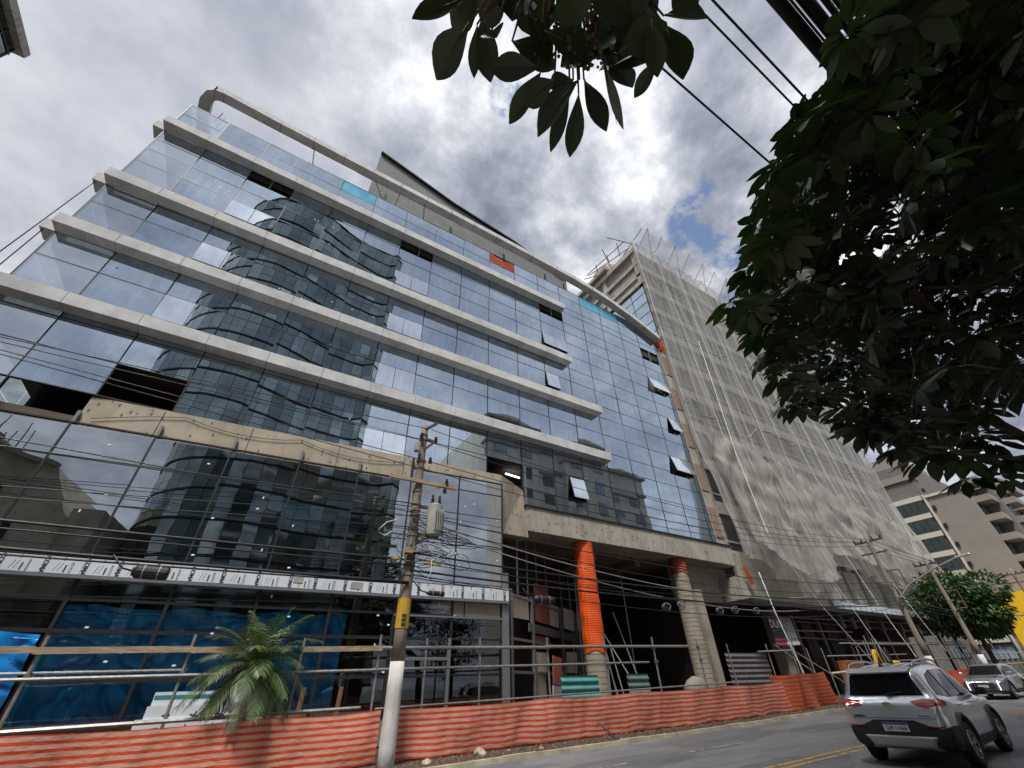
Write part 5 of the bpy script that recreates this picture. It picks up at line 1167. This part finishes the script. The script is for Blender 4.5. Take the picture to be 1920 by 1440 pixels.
# building corner at upper left
CBD=thing('corner_building',(-26,14,gz(-26)),'glass building corner with concrete roof edge in the top left corner','building')
CX=-20.0
def cxp(px,py): return onX(px,py,CX)
yc=cxp(48,98).y; zt=cxp(48,98).z; yb=cxp(0,113)
MB().box(-34,CX-.15,2,yc-.15,0,zt-.6).build('glazed_wall',G['greenglass'],CBD)
MB().box(-34.3,CX+.2,1.8,yc+.05,zt-.55,zt+.05).build('roof_edge',G['conc'],CBD)
b=MB()
for k in range(14): b.box(CX-.2,CX-.1,yc-.3-k*1.1,yc-.24-k*1.1,0,zt-.6)
for k in range(16): b.box(CX-.2,CX-.09,2,yc-.15,zt-1.2-k*1.5,zt-1.14-k*1.5)
b.build('mullions',G['mullion'],CBD)
# ---------------------------------------------------------------- buildings across the street (seen mirrored)
MT=thing('curved_glass_tower',(-2,-18,gz(-2)),'tall curved green-grey glass tower across the street, mirrored in the blue facade','building')
plan=[(-14.3,-25),(-15.0,-19.5),(-14.6,-16.0),(-13.2,-13.2),(-11,-11.2),(-8.4,-10.3),(-5.6,-10.3),(-3,-10.9),(-.6,-11.8),(1.6,-12.5),(4,-12.9),(6.5,-13.2),(8.9,-12.9),(9.3,-25)]
def catmull(P,n):
    out=[]
    for i in range(len(P)-1):
        p0=Vector(P[max(0,i-1)]+(0,)); p1=Vector(P[i]+(0,)); p2=Vector(P[i+1]+(0,)); p3=Vector(P[min(len(P)-1,i+2)]+(0,))
        for k in range(n): t=k/n; out.append(.5*((2*p1)+(p2-p0)*t+(2*p0-5*p1+4*p2-p3)*t*t+(3*p1-p0-3*p2+p3)*t**3))
    out.append(Vector(P[-1]+(0,))); return out
CPs=catmull(plan,10); d=[0]
for a,c in zip(CPs[:-1],CPs[1:]): d.append(d[-1]+(c-a).length)
def cpat(s):
    for i in range(len(CPs)-1):
        if s<=d[i+1] or i==len(CPs)-2: return CPs[i].lerp(CPs[i+1],(s-d[i])/max(1e-6,d[i+1]-d[i]))
TG1=[mirror_glass('tower_glass_a',(.30,.335,.32),.07,.0,.3),mirror_glass('tower_glass_b',(.40,.44,.42),.06,.0,.3),mirror_glass('tower_glass_c',(.24,.28,.27),.07,.0,.3)]
gm=MB(); fm=MB(); npan=int(d[-1]/1.35); FH=3.05; rr=random.Random(4); colt=[rr.choice((0,0,1,1,2)) for _ in range(npan)]
nfl=21
for fl_ in range(nfl):
    z0=2+fl_*FH
    for k in range(npan):
        a=cpat(k*d[-1]/npan); c=cpat((k+1)*d[-1]/npan); top=61.5+2.6*math.sin(k*.5)*0+ (1.5 if k%5<3 else 0)
        if z0>=top: continue
        n=Vector(((c-a).y,-(c-a).x,0)).normalized(); mid=(a+c)/2
        if n.dot(Vector((0,1,0)))<0 and False: n=-n
        t_=rr.gauss(0,.012); dt=a.lerp(c,.02); et=a.lerp(c,.98); gm.cur=colt[k] if rr.random()<.7 else rr.choice((0,1,2))
        for za,zb in ((z0+.28,z0+1.2),(z0+1.24,z0+FH)):
            gm.face([dt+V(0,-t_,za),et+V(0,-t_,za),et+V(0,t_,zb),dt+V(0,t_,zb)])
    for k in range(npan):
        a=cpat(k*d[-1]/npan); c=cpat((k+1)*d[-1]/npan); fm.bar(a+V(0,.04,z0+.12),c+V(0,.04,z0+.12),.16,.17)
gm.build('glazing',TG1,MT); fm.build('floor_band',G['cable'],MT)
b=MB()
for k in range(npan+1): a=cpat(k*d[-1]/npan); b.bar(a+V(0,-.06,2),a+V(0,-.06,63),.06,.06)
b.build('tower_mullions',G['cable'],MT)
b=MB(); inner=[Vector((-13.8,-24.5,0)),Vector((-13.6,-16.5,0)),Vector((-10,-12.2,0)),Vector((-5,-11.2,0)),Vector((1,-14,0)),Vector((8.4,-14,0)),Vector((8.7,-24.5,0))]
for i in range(len(inner)): a=inner[i]; c=inner[(i+1)%len(inner)]; b.face([a,c,c+V(0,0,63.5),a+V(0,0,63.5)])
b.face([p+V(0,0,63.5) for p in inner]); b.build('core',G['greenglass'],MT)
# ornate apartment block (mirrored at right)
OB=thing('ornate_apartment_block',(38,-16,gz(38)),'stone-coloured apartment block with gables and balconies, mirrored in the right of the facade','building')
ST_=plain('stone_render',(.58,.54,.47),.9,0,.12,.7,.2,3); STd=plain('stone_trim',(.26,.24,.21),.9,0,.1)
segs=[(24.8,33.5,33.5,-10),(33.5,38.5,31,-11),(38.5,47.5,33,-10),(47.5,56.5,30.5,-10.6)]
b=MB(); t_=MB()
for x0,x1,zt_,y in segs:
    b.box(x0,x1,-26,y,0,zt_); xm=(x0+x1)/2
    t_.box(x0-.4,x1+.4,y-1,y+.5,zt_,zt_+.45); t_.box(x0-.2,x1+.2,y-1,y+.25,zt_-3.4,zt_-3.1)
    if x1-x0>6:
        for k in range(8):
            u=k/8; ua=(k+1)/8; za=zt_+.4+1.0*math.sin(math.pi*u)**.7; zb_=zt_+.4+1.0*math.sin(math.pi*ua)**.7 if ua<1 else zt_+.4
            xa=x0+(x1-x0)*u; xb=x0+(x1-x0)*ua; b.hexa([(xa,y-1,zt_+.4),(xb,y-1,zt_+.4),(xb,y,zt_+.4),(xa,y,zt_+.4),(xa,y-1,za),(xb,y-1,zb_),(xb,y,zb_),(xa,y,za)])
b.build('wall',ST_,OB); t_.build('cornice',STd,OB)
APG=mirror_glass('block_glass',(.18,.22,.22),.08,.02)
for x0,x1,zt_,y in segs:
    n=max(1,int((x1-x0)/3.2))
    for fl_ in range(4,int((zt_-1)/3.1)):
        z=fl_*3.1
        for k in range(n):
            xa=x0+(x1-x0)*(k+.5)/n; 
            o=MB().box(xa-1.0,xa+1.0,y-.05,y+.04,z+.9,z+2.6).build('window',STd,OB); q=MB(); q.box(xa-.93,xa-.02,y+.03,y+.07,z+.97,z+2.53); q.box(xa+.02,xa+.93,y+.03,y+.07,z+.97,z+2.53); q.build('pane',APG,o)
            if fl_<8 and (x1-x0)>6 and k%3!=1: MB().box(xa-1.5,xa+1.5,y,y+1.1,z-.1,z+.9).build('balcony',ST_,OB)
# stucco building at the mirrored left
SB=thing('old_stucco_building',(-24,-14,gz(-24)),'old brown stucco building with gabled roofline, mirrored in the podium glass at left','building')
STU=plain('brown_stucco',(.42,.37,.29),.95,0,.25,.9,.3,3)
b=MB(); 
for x0,x1,z0,z1 in ((-44,-30,17,18.5),(-30,-24,19.5,19.2),(-24,-19.5,18.4,17.2),(-19.5,-17.2,17.2,13.6)): b.hexa([(x0,-26,0),(x1,-26,0),(x1,-10.2,0),(x0,-10.2,0),(x0,-26,z0),(x1,-26,z1),(x1,-10.2,z1),(x0,-10.2,z0)])
b.box(-17.4,-15.2,-24,-11,0,14.6); b.build('wall',STU,SB)
b=MB()
for x0,x1,z0,z1 in ((-30,-24,19.5,19.2),(-24,-19.5,18.4,17.2)): b.bar((x0,-10,z0+.1),(x1,-10,z1+.1),.8,.35)
b.build('eave',STd,SB)
for x_,z_ in ((-38,14),(-33,14),(-28,15.5),(-26,12),(-22.5,14.2),(-20.5,11.5),(-35,9),(-24,9)): MB().box(x_-.5,x_+.5,-10.25,-10.12,z_,z_+1.2).build('window',G['mullion'],SB)
b=MB()
for k in range(12): b.tube([(-30+k*.55,-12-.1*k,19),(-30+k*.55,-12-.1*k,20.5+rr.uniform(0,2.2))],.05,4)
b.build('roof_antennas',G['cable'],SB)
# low backdrop wall + shops behind the camera so the glass has something to mirror
NB=thing('near_side_shops',(40,-14,0),'low row of shop buildings behind the near pavement, only seen in reflections','building')
b=MB(); b.box(60,120,-22,-9,0,11); b.box(-90,-44,-26,-10,0,12); b.build('wall',plain('shop_wall',(.22,.21,.2),.9,0,.3,.6),NB)
# ---------------------------------------------------------------- cars
PAINT=Mat('silver_paint'); PAINT.set(Metallic=.75,Roughness=.28); PAINT.b.inputs['Base Color'].default_value=(.72,.73,.75,1); PAINT.b.inputs['Coat Weight'].default_value=.8; PAINT.b.inputs['Coat Roughness'].default_value=.04
PAINT2=Mat('grey_paint'); PAINT2.set(Metallic=.75,Roughness=.28); PAINT2.b.inputs['Base Color'].default_value=(.33,.34,.36,1); PAINT2.b.inputs['Coat Weight'].default_value=.8; PAINT2.b.inputs['Coat Roughness'].default_value=.04
CG=Mat('car_glass'); CG.set(Roughness=.03,Metallic=0.0); CG.b.inputs['Base Color'].default_value=(.008,.009,.01,1); CG.b.inputs['Specular IOR Level'].default_value=.12
BP=plain('black_plastic',(.018,.018,.02),.55,0,.15); TY_=plain('tyre_rubber',(.02,.02,.02),.85,0,.2,20); RIM=plain('machined_rim',(.42,.43,.45),.3,.85,.1); RIMd=plain('dark_rim',(.02,.02,.022),.4)
RL=Mat('red_lamp'); RL.set(Roughness=.08); RL.b.inputs['Base Color'].default_value=(.42,.006,.012,1); RL.b.inputs['Coat Weight'].default_value=1
RLd=Mat('dark_red_lamp'); RLd.set(Roughness=.1); RLd.b.inputs['Base Color'].default_value=(.10,.004,.006,1); RLd.b.inputs['Coat Weight'].default_value=1
CH=plain('chrome',(.7,.7,.72),.12,1,.03); SK=plain('silver_skid',(.46,.46,.45),.35,.5,.06); PLW=plain('plate_white',(.78,.78,.76),.5,0,.03); PLB=plain('plate_blue',(.01,.06,.42),.5,0,.03); GLD=plain('gold_badge',(.65,.42,.08),.3,.6,.05)
LAMP=Mat('daylight_lamp'); LAMP.set(Roughness=.1); LAMP.b.inputs['Base Color'].default_value=(.9,.93,1,1); LAMP.b.inputs['Emission Color'].default_value=(.85,.92,1,1); LAMP.b.inputs['Emission Strength'].default_value=1.6
HL=Mat('headlamp'); HL.set(Roughness=.05,Metallic=.6); HL.b.inputs['Base Color'].default_value=(.35,.37,.42,1)
CG=CG.m; RL=RL.m; RLd=RLd.m; LAMP=LAMP.m; HL=HL.m
def interp(P,x):
    if x<=P[0][0]: return P[0][1]
    for i in range(len(P)-1):
        if x<=P[i+1][0]:
            p0=P[max(0,i-1)]; p1=P[i]; p2=P[i+1]; p3=P[min(len(P)-1,i+2)]; h_=p2[0]-p1[0]; t=(x-p1[0])/h_
            m1=(p2[1]-p0[1])/max(1e-6,p2[0]-p0[0])*h_; m2=(p3[1]-p1[1])/max(1e-6,p3[0]-p1[0])*h_
            m1=max(-3*abs(p2[1]-p1[1]),min(3*abs(p2[1]-p1[1]),m1)); m2=max(-3*abs(p2[1]-p1[1]),min(3*abs(p2[1]-p1[1]),m2))
            return (2*t**3-3*t*t+1)*p1[1]+(t**3-2*t*t+t)*m1+(-2*t**3+3*t*t)*p2[1]+(t**3-t*t)*m2
    return P[-1][1]
def car(name,loc,heading,scale,label,paint,kind):
    T=thing(name,loc,label,'car')
    if kind=='suv':
        TOP=[(-2.14,.60),(-2.12,.92),(-2.09,1.02),(-2.02,1.10),(-1.93,1.36),(-1.86,1.53),(-1.78,1.575),(-1.4,1.62),(-.6,1.66),(0,1.645),(.25,1.60),(.7,1.38),(1.08,1.12),(1.3,1.08),(1.7,1.02),(1.98,.90),(2.08,.74),(2.14,.5)]
        BELT=[(-2.14,1.0),(-1.9,1.07),(-1,1.03),(0,1.0),(1.1,.98),(1.7,.93),(2.14,.8)]
    else:
        TOP=[(-2.1,.6),(-2.05,1.0),(-1.9,1.2),(-1.6,1.42),(-1,1.50),(-.2,1.52),(.2,1.47),(.6,1.26),(.98,1.02),(1.3,.97),(1.75,.89),(1.98,.80),(2.06,.68),(2.1,.45)]
        BELT=[(-2.1,1.0),(-1,.98),(1.0,.94),(1.7,.85),(2.1,.7)]
    LX=TOP[-1][0]; RX=TOP[0][0]
    BOT=[(RX,.42),(RX+.06,.33),(-1.7,.25),(-1,.22),(1,.21),(1.7,.22),(LX-.05,.24),(LX,.30)]
    WID=[(RX,.70),(RX+.03,.80),(RX+.15,.865),(-1.4,.895),(0,.885),(1.4,.89),(1.8,.86),(LX-.12,.74),(LX-.03,.62),(LX,.5)]
    RW=[(RX,.50),(RX+.25,.60),(-1.2,.635),(0,.62),(.6,.66),(1.0,.72),(1.4,.70),(LX,.45)]
    nst=96; b=MB(); sec=[]
    for k in range(nst+1):
        u=k/nst; u=.5-.5*math.cos(math.pi*u)*(1) ; x=RX+(LX-RX)*(.5*u+.5*k/nst)
        zt=interp(TOP,x); zb=interp(BOT,x); W=interp(WID,x); be=min(interp(BELT,x),zt-.05); rw=min(interp(RW,x),W*.97)
        gh=max(0,min(1,(zt-be-.05)/.35))
        pts=[(0,zb),(W*.80,zb),(W*.94,zb+.04),(W*.985,zb+.16),(W*1.0,zb+(be-zb)*.48),(W*.992,zb+(be-zb)*.62),(W*.975,zb+(be-zb)*.74),(W*.985,zb+(be-zb)*.84),(W*.965,be-.03*gh-.01),(W*.945,be)]
        hw=W*.945
        for t in (.12,.35,.6,.8):
            wy=hw+(rw-hw)*t; pts.append(((wy*gh+(hw*(1-t*.45))*(1-gh)),be+(zt-be)*(t if gh>0 else t)*(1-.0)*.92**(1-gh)))
        er=rw*gh+hw*.55*(1-gh)
        pts+= [(er*.985,be+(zt-be)*.92),(er*.93,be+(zt-be)*.975),(er*.7,zt-.008),(er*.35,zt),(0,zt)]
        sec.append([(x,y,z) for y,z in pts])
    n=len(sec[0])
    for s_ in (1,-1):
        base=len(b.v)
        for q in sec:
            for x,y,z in q: b.v.append(V(x,y*s_,z))
        for i in range(nst):
            for j in range(n-1):
                a=base+i*n+j; fc=(a,a+1,a+n+1,a+n); b.f.append(fc if s_<0 else fc[::-1]); b.mi.append(0); b.uv.append([(0,0)]*4)
        for i,flip in ((0,False),(nst,True)):
            q=[base+i*n+j for j in range(n)]; b.f.append(tuple(q if (flip==(s_>0)) else q[::-1])); b.mi.append(0); b.uv.append([(0,0)]*n)
    body=b.build('body',paint,None,smooth=True,local=True)
    bm=bmesh.new(); bm.from_mesh(body.data); bmesh.ops.remove_doubles(bm,verts=bm.verts,dist=.0005); bmesh.ops.recalc_face_normals(bm,faces=bm.faces); bm.to_mesh(body.data); bm.free()
    bvh_me=body.data.copy(); bmt=bmesh.new(); bmt.from_mesh(bvh_me); BV=BVHTree.FromBMesh(bmt)
    WB=(-1.27,1.30); WR=.345; AR=.415
    cb=MB()
    for wx in WB:
        for s_ in (1,-1): cb.tube([V(wx,s_*.50,WR),V(wx,s_*1.2,WR)],AR,32)
    cut=cb.build('cut',BP,None,local=True); md=body.modifiers.new('c','BOOLEAN'); md.object=cut; md.operation='DIFFERENCE'; md.solver='EXACT'
    dg=bpy.context.evaluated_depsgraph_get(); me=bpy.data.meshes.new_from_object(body.evaluated_get(dg)); body.modifiers.clear(); body.data=me; bpy.data.objects.remove(cut)
    for p in me.polygons: p.use_smooth=True
    while len(me.materials)<2: me.materials.append(BP)
    me.materials[1]=BP
    for p in me.polygons:
        c=p.center
        if abs(abs(c.y)-.5)<.02 and any(abs(c.x-w)<AR for w in WB): p.material_index=1
        if (c.z<.60 and c.x<-1.62) or c.z<.37: p.material_index=1
    mdn=body.modifiers.new('e','EDGE_SPLIT'); mdn.split_angle=math.radians(35)
    body.parent=T
    def patch(pname,poly,axis,sgn,mat,off=.006,parent=None,step=.09):
        # poly in 2D; axis 'y': (x,z) cast sideways ; axis 'x': (y,z) cast lengthwise
        bm=bmesh.new(); vs=[bm.verts.new((p[0],p[1],0)) for p in poly]; bm.faces.new(vs)
        for ax_ in (0,1):
            lo=min(p[ax_] for p in poly); hi=max(p[ax_] for p in poly); t=lo+step
            while t<hi:
                nrm=(1,0,0) if ax_==0 else (0,1,0); co_=(t,0,0) if ax_==0 else (0,t,0)
                bmesh.ops.bisect_plane(bm,geom=bm.verts[:]+bm.edges[:]+bm.faces[:],plane_co=co_,plane_no=nrm); t+=step
        for v in bm.verts:
            a,c=v.co.x,v.co.y
            if axis=='y': o_=V(a,sgn*2,c); dr=V(0,-sgn,0)
            elif axis=='x': o_=V(sgn*4,a,c); dr=V(-sgn,0,0)
            else: o_=V(a,c,3); dr=V(0,0,-1)
            hit=BV.ray_cast(o_,dr)
            if hit[0] is None:
                hit=(BV.find_nearest(o_+dr*(2-.8 if axis=='y' else 2))[0],)+(V(0,0,0),)
                v.co=hit[0]-dr*off
            else: v.co=hit[0]-dr*off+hit[1]*off*.3
        me_=bpy.data.meshes.new(pname); bm.to_mesh(me_); bm.free(); me_.materials.append(mat)
        for p in me_.polygons: p.use_smooth=True
        o=bpy.data.objects.new(pname,me_); COL.objects.link(o); o.parent=parent or T; return o
    # wheels
    for wx in WB:
        for s_ in (1,-1):
            yo=s_*.80; w=MB(); rr_=[(.205,-.09),(.30,-.105),(.335,-.09),(.345,-.05),(.345,.05),(.335,.09),(.30,.105),(.23,.095),(.205,.08)]
            nseg=36; base=0
            for (r_,y_) in rr_:
                for k in range(nseg): a=2*math.pi*k/nseg; w.v.append(V(wx+r_*math.cos(a),yo+y_*s_,WR+r_*math.sin(a)))
            for i in range(len(rr_)-1):
                for k in range(nseg): a=i*nseg+k; c=i*nseg+(k+1)%nseg; w.f.append((a,c,c+nseg,a+nseg)); w.mi.append(0); w.uv.append([(0,0)]*4)
            WO=thing('wheel',(0,0,0),None,None); WO.parent=T
            w.build('tyre',TY_,WO,smooth=True,local=True)
            r2=MB(); r2.disc((wx,yo+.02*s_,WR),(0,1,0),.215,.02,32); r2.build('rim_disc',RIMd,WO,local=True)
            r3=MB()
            for k in range(5):
                a=2*math.pi*k/5+.3
                for da in (-.16,.16): r3.bar((wx+.03*math.cos(a),yo+.07*s_,WR+.03*math.sin(a)),(wx+.212*math.cos(a+da),yo+.085*s_,WR+.212*math.sin(a+da)),.03,.03,up=(0,1,0))
            r3.tube([(wx+.21*math.cos(2*math.pi*k/32),yo+.088*s_,WR+.21*math.sin(2*math.pi*k/32)) for k in range(33)],.012,5,False); r3.disc((wx,yo+.075*s_,WR),(0,1,0),.04,.04,14)
            r3.build('rim_spokes',RIM,WO,local=True)
            ar=MB(); pts=[]
            for k in range(25):
                a=math.radians(-12+204*k/24); x_=wx+(AR+.028)*math.cos(a); z_=WR+(AR+.028)*math.sin(a); hit=BV.ray_cast(V(x_,s_*2,max(z_,.27)),V(0,-s_,0)); y_=hit[0].y if hit[0] else s_*.86; pts.append(V(x_,y_+s_*.004,z_))
            ar.tube(pts,.046,6); ar.build('arch_trim',BP,T,smooth=True,local=True)
    for s_ in (1,-1):
        sg=[(-1.74,1.13),(-1.66,1.30),(-1.45,1.46),(-1.0,1.53),(-.1,1.535),(.22,1.48),(.60,1.28),(.93,1.06),(0,1.045),(-1.2,1.075)] if kind=='suv' else [(-1.5,1.02),(-1.3,1.28),(-.9,1.39),(-.1,1.41),(.2,1.36),(.5,1.2),(.80,1.0),(0,.985)]
        patch('side_window',sg,'y',s_,CG,.008)
        for x_ in ((-.05,-1.02) if kind=='suv' else (-.1,)): patch('pillar',[(x_-.03,1.06),(x_+.03,1.06),(x_-.02,1.53 if kind=='suv' else 1.4),(x_-.08,1.53 if kind=='suv' else 1.4)],'y',s_,BP,.013)
        patch('sill_cladding',[(-.86,.24),(.88,.24),(.88,.40),(-.86,.42)],'y',s_,BP,.010)
        for xs in ((-.03,-.98),): 
            for x_ in xs: patch('door_gap',[(x_-.004,.42),(x_+.004,.42),(x_+.004,1.04),(x_-.004,1.04)],'y',s_,BP,.003,step=.05)
            patch('door_gap',[(.93,.42),(.938,.42),(.938,.99),(.93,.99)],'y',s_,BP,.003,step=.05)
        for x_ in (-.83,.12): 
            h_=MB(); hit=BV.ray_cast(V(x_,s_*2,.93),V(0,-s_,0)); y_=hit[0].y; h_.tube([V(x_-.10,y_+s_*.005,.93),V(x_-.07,y_+s_*.035,.935),V(x_+.07,y_+s_*.035,.935),V(x_+.10,y_+s_*.005,.93)],.014,6); h_.build('door_handle',paint,T,smooth=True,local=True)
        mo=MB(); mo.hexa([(.70,s_*.93,1.02),(.86,s_*.93,1.02),(.84,s_*1.10,1.04),(.74,s_*1.10,1.04),(.70,s_*.93,1.17),(.80,s_*.93,1.17),(.80,s_*1.10,1.16),(.74,s_*1.10,1.16)]); mo.bar((.82,s_*.84,1.04),(.78,s_*.96,1.06),.06); o=mo.build('wing_mirror',BP if kind=='suv' else paint,T,local=True); md=o.modifiers.new('b','BEVEL'); md.width=.03; md.segments=3
    if kind=='suv':
        for s_ in (1,-1):
            rl=MB(); pts=[V(-1.62,s_*.60,1.585),V(-1.52,s_*.60,1.66),V(-1.2,s_*.61,1.70),V(-.4,s_*.61,1.72),V(.02,s_*.60,1.69),V(.14,s_*.60,1.62)]; rl.tube(pts,[.012,.022,.022,.022,.022,.01],8); rl.build('roof_rail',SK,T,smooth=True,local=True)
        rib=MB()
        for y_ in (-.38,-.2,.2,.38):
            pts=[]
            for k in range(14): x_=-1.5+k*.12; hit=BV.ray_cast(V(x_,y_,3),V(0,0,-1)); pts.append(hit[0]+V(0,0,.001))
            rib.tube(pts,.012,6)
        rib.build('roof_rib',paint,T,smooth=True,local=True)
        an=MB(); an.hexa([(-1.5,-.03,1.60),(-1.3,-.03,1.61),(-1.3,.03,1.61),(-1.5,.03,1.60),(-1.5,-.006,1.70),(-1.46,-.006,1.70),(-1.46,.006,1.70),(-1.5,.006,1.70)]); an.build('antenna_fin',BP,T,local=True)
        sp=MB(); sp.hexa([(-1.98,-.56,1.50),(-1.75,-.60,1.56),(-1.75,.60,1.56),(-1.98,.56,1.50),(-2.0,-.56,1.53),(-1.75,-.60,1.61),(-1.75,.60,1.61),(-2.0,.56,1.53)]); o=sp.build('roof_spoiler',paint,T,local=True); md=o.modifiers.new('b','BEVEL'); md.width=.012; md.segments=3
        patch('rear_window',[(-.66,1.13),(.66,1.13),(.60,1.30),(.54,1.49),(-.54,1.49),(-.60,1.30)],'x',-1,CG,.010,step=.06)
        wp=MB(); wp.bar((-2.05,-.02,1.15),(-2.03,-.34,1.19),.02,.03); o=wp.build('rear_wiper',BP,T,local=True)
        for s_ in (1,-1):
            L1=patch('tail_lamp',[(s_*.40,1.035),(s_*.62,1.075),(s_*.80,1.06),(s_*.83,.98),(s_*.60,.945),(s_*.50,.965)],'x',-1,RL,.012,step=.05)
            patch('tail_lamp_side',[(-2.06,1.06),(-1.90,1.08),(-1.66,1.01),(-1.72,.97),(-1.95,.955),(-2.07,.965)],'y',s_,RL,.012,L1,.05)
            patch('tail_lamp_bar',[(s_*.46,1.015),(s_*.80,1.03),(s_*.81,1.015),(s_*.48,1.0)],'x',-1,CH if False else plain('lamp_glow',(.8,.08,.06),.2),.016,L1,.04)
            patch('bumper_reflector',[(s_*.50,.63),(s_*.76,.66),(s_*.78,.62),(s_*.50,.60)],'x',-1,RLd,.014,step=.05)
        patch('bumper_cladding',[(-.79,.36),(.79,.36),(.80,.62),(.55,.66),(.34,.74),(-.34,.74),(-.55,.66),(-.80,.62)],'x',-1,BP,.009,step=.06)
        for s_ in (1,-1): patch('bumper_cladding',[(-2.08,.33),(-1.68,.30),(-1.70,.55),(-1.78,.60),(-2.08,.62)],'y',s_,BP,.010,step=.06)
        sk=MB(); sk.hexa([(-2.16,-.46,.33),(-1.95,-.60,.27),(-1.95,.60,.27),(-2.16,.46,.33),(-2.19,-.60,.50),(-2.0,-.66,.50),(-2.0,.66,.50),(-2.19,.60,.50)]); o=sk.build('skid_plate',SK,T,local=True); md=o.modifiers.new('b','BEVEL'); md.width=.035; md.segments=4
        for p in o.data.polygons: p.use_smooth=False
        pl=MB(); pl.box(-2.175,-2.16,-.21,.21,.565,.70); PLt=pl.build('number_plate',PLW,T,local=True)
        q=MB(); q.box(-2.178,-2.1755,-.205,.205,.668,.698); q.build('plate_band',PLB,PLt,local=True)
        q=MB(); textmesh(q,'GIR1H66',.095,(-2.1775,.185,.585),(0,-1,0),(0,0,1),.002,spacing=1.02); q.build('plate_text',BP,PLt,local=True)
        lp=MB(); x_=-2.125; 
        for s_ in (1,-1): lp.hexa([(x_-.03,s_*0,.985),(x_,s_*0,.985),(x_,s_*.085,.992),(x_-.03,s_*.085,.992),(x_-.03,s_*0,1.02),(x_,s_*0,1.02),(x_,s_*.07,1.012),(x_-.03,s_*.07,1.012)])
        lp.box(x_-.03,x_,-.035,.035,.978,1.028); lp.build('badge',GLD,T,local=True)
        patch('tailgate_seam',[(-.70,.765),(.70,.765),(.70,.772),(-.70,.772)],'x',-1,BP,.004,step=.06)
        for s_ in (1,-1): patch('tailgate_seam',[(s_*.70,.77),(s_*.707,.77),(s_*.80,.95),(s_*.793,.95)],'x',-1,BP,.004,step=.04)
        for y0,y1,z_ in ((.50,.66,.80),(.46,.68,.785),(-.62,-.44,.80),(-.68,-.58,.93)): patch('badge_lettering',[(y0,z_),(y1,z_),(y1,z_+.014),(y0,z_+.014)],'x',-1,CH,.008,step=.1)
        patch('spoiler_lamp',[(-.12,1.50),(.12,1.50),(.12,1.512),(-.12,1.512)],'x',-1,RLd,.03,step=.1)
    else:
        patch('windscreen',[(-.70,1.03),(.70,1.03),(.66,1.15),(.56,1.43),(-.56,1.43),(-.66,1.15)],'x',1,CG,.010,step=.06)
        patch('grille',[(-.42,.74),(.42,.74),(.50,.60),(.42,.46),(-.42,.46),(-.50,.60)],'x',1,BP,.012,step=.06)
        for k in range(7): y_=-.33+k*.11; patch('grille_bar',[(y_-.008,.52),(y_+.008,.52),(y_+.010,.72),(y_-.006,.72)],'x',1,CH,.018,step=.1)
        for s_ in (1,-1):
            h1=patch('headlamp',[(s_*.44,.74),(s_*.68,.80),(s_*.70,.70),(s_*.46,.66)],'x',1,HL,.012,step=.05)
            patch('headlamp_side',[(1.70,.82),(1.95,.76),(1.98,.68),(1.75,.74)],'y',s_,HL,.012,h1,.05)
            patch('daylight_strip',[(s_*.60,.80),(s_*.635,.80),(s_*.625,.40),(s_*.60,.40)],'x',1,LAMP,.018,h1,.05)
        patch('lower_intake',[(-.55,.40),(.55,.40),(.60,.30),(-.60,.30)],'x',1,BP,.012,step=.06)
        patch('bumper_trim',[(-.60,.30),(.60,.30),(.55,.27),(-.55,.27)],'x',1,SK,.016,step=.06)
        pl=MB(); pl.box(LX+.02,LX+.035,-.20,.20,.50,.62); pl.build('number_plate',PLW,T,local=True)
        patch('plate_smudge',[(-.15,.545),(.15,.545),(.15,.575),(-.15,.575)],'x',1,G['graymark'],.05,step=.3)
        wl=MB(); wl.box(.3,.36,-.08,.08,1.36,1.40); wl.build('inner_mirror',BP,T,local=True)
    T.rotation_euler=(0,-math.atan(SL)*math.cos(heading),heading); T.scale=(scale,)*3
    return T
suv=car('suv_car',(13.75,5.08,gz(13.75)),math.radians(5.0),.96,'silver SUV seen from behind, driving away on the right lane','' or PAINT.m,'suv')
hat=car('hatchback_car',(34.6,9.2,gz(34.6)),math.radians(181),.93,'dark silver car with lit daylight strips coming towards the camera','' or PAINT2.m,'hatch')
for o in bpy.data.objects:
    if o.type=='MESH' and not o.data.materials: print('nomat',o.name)
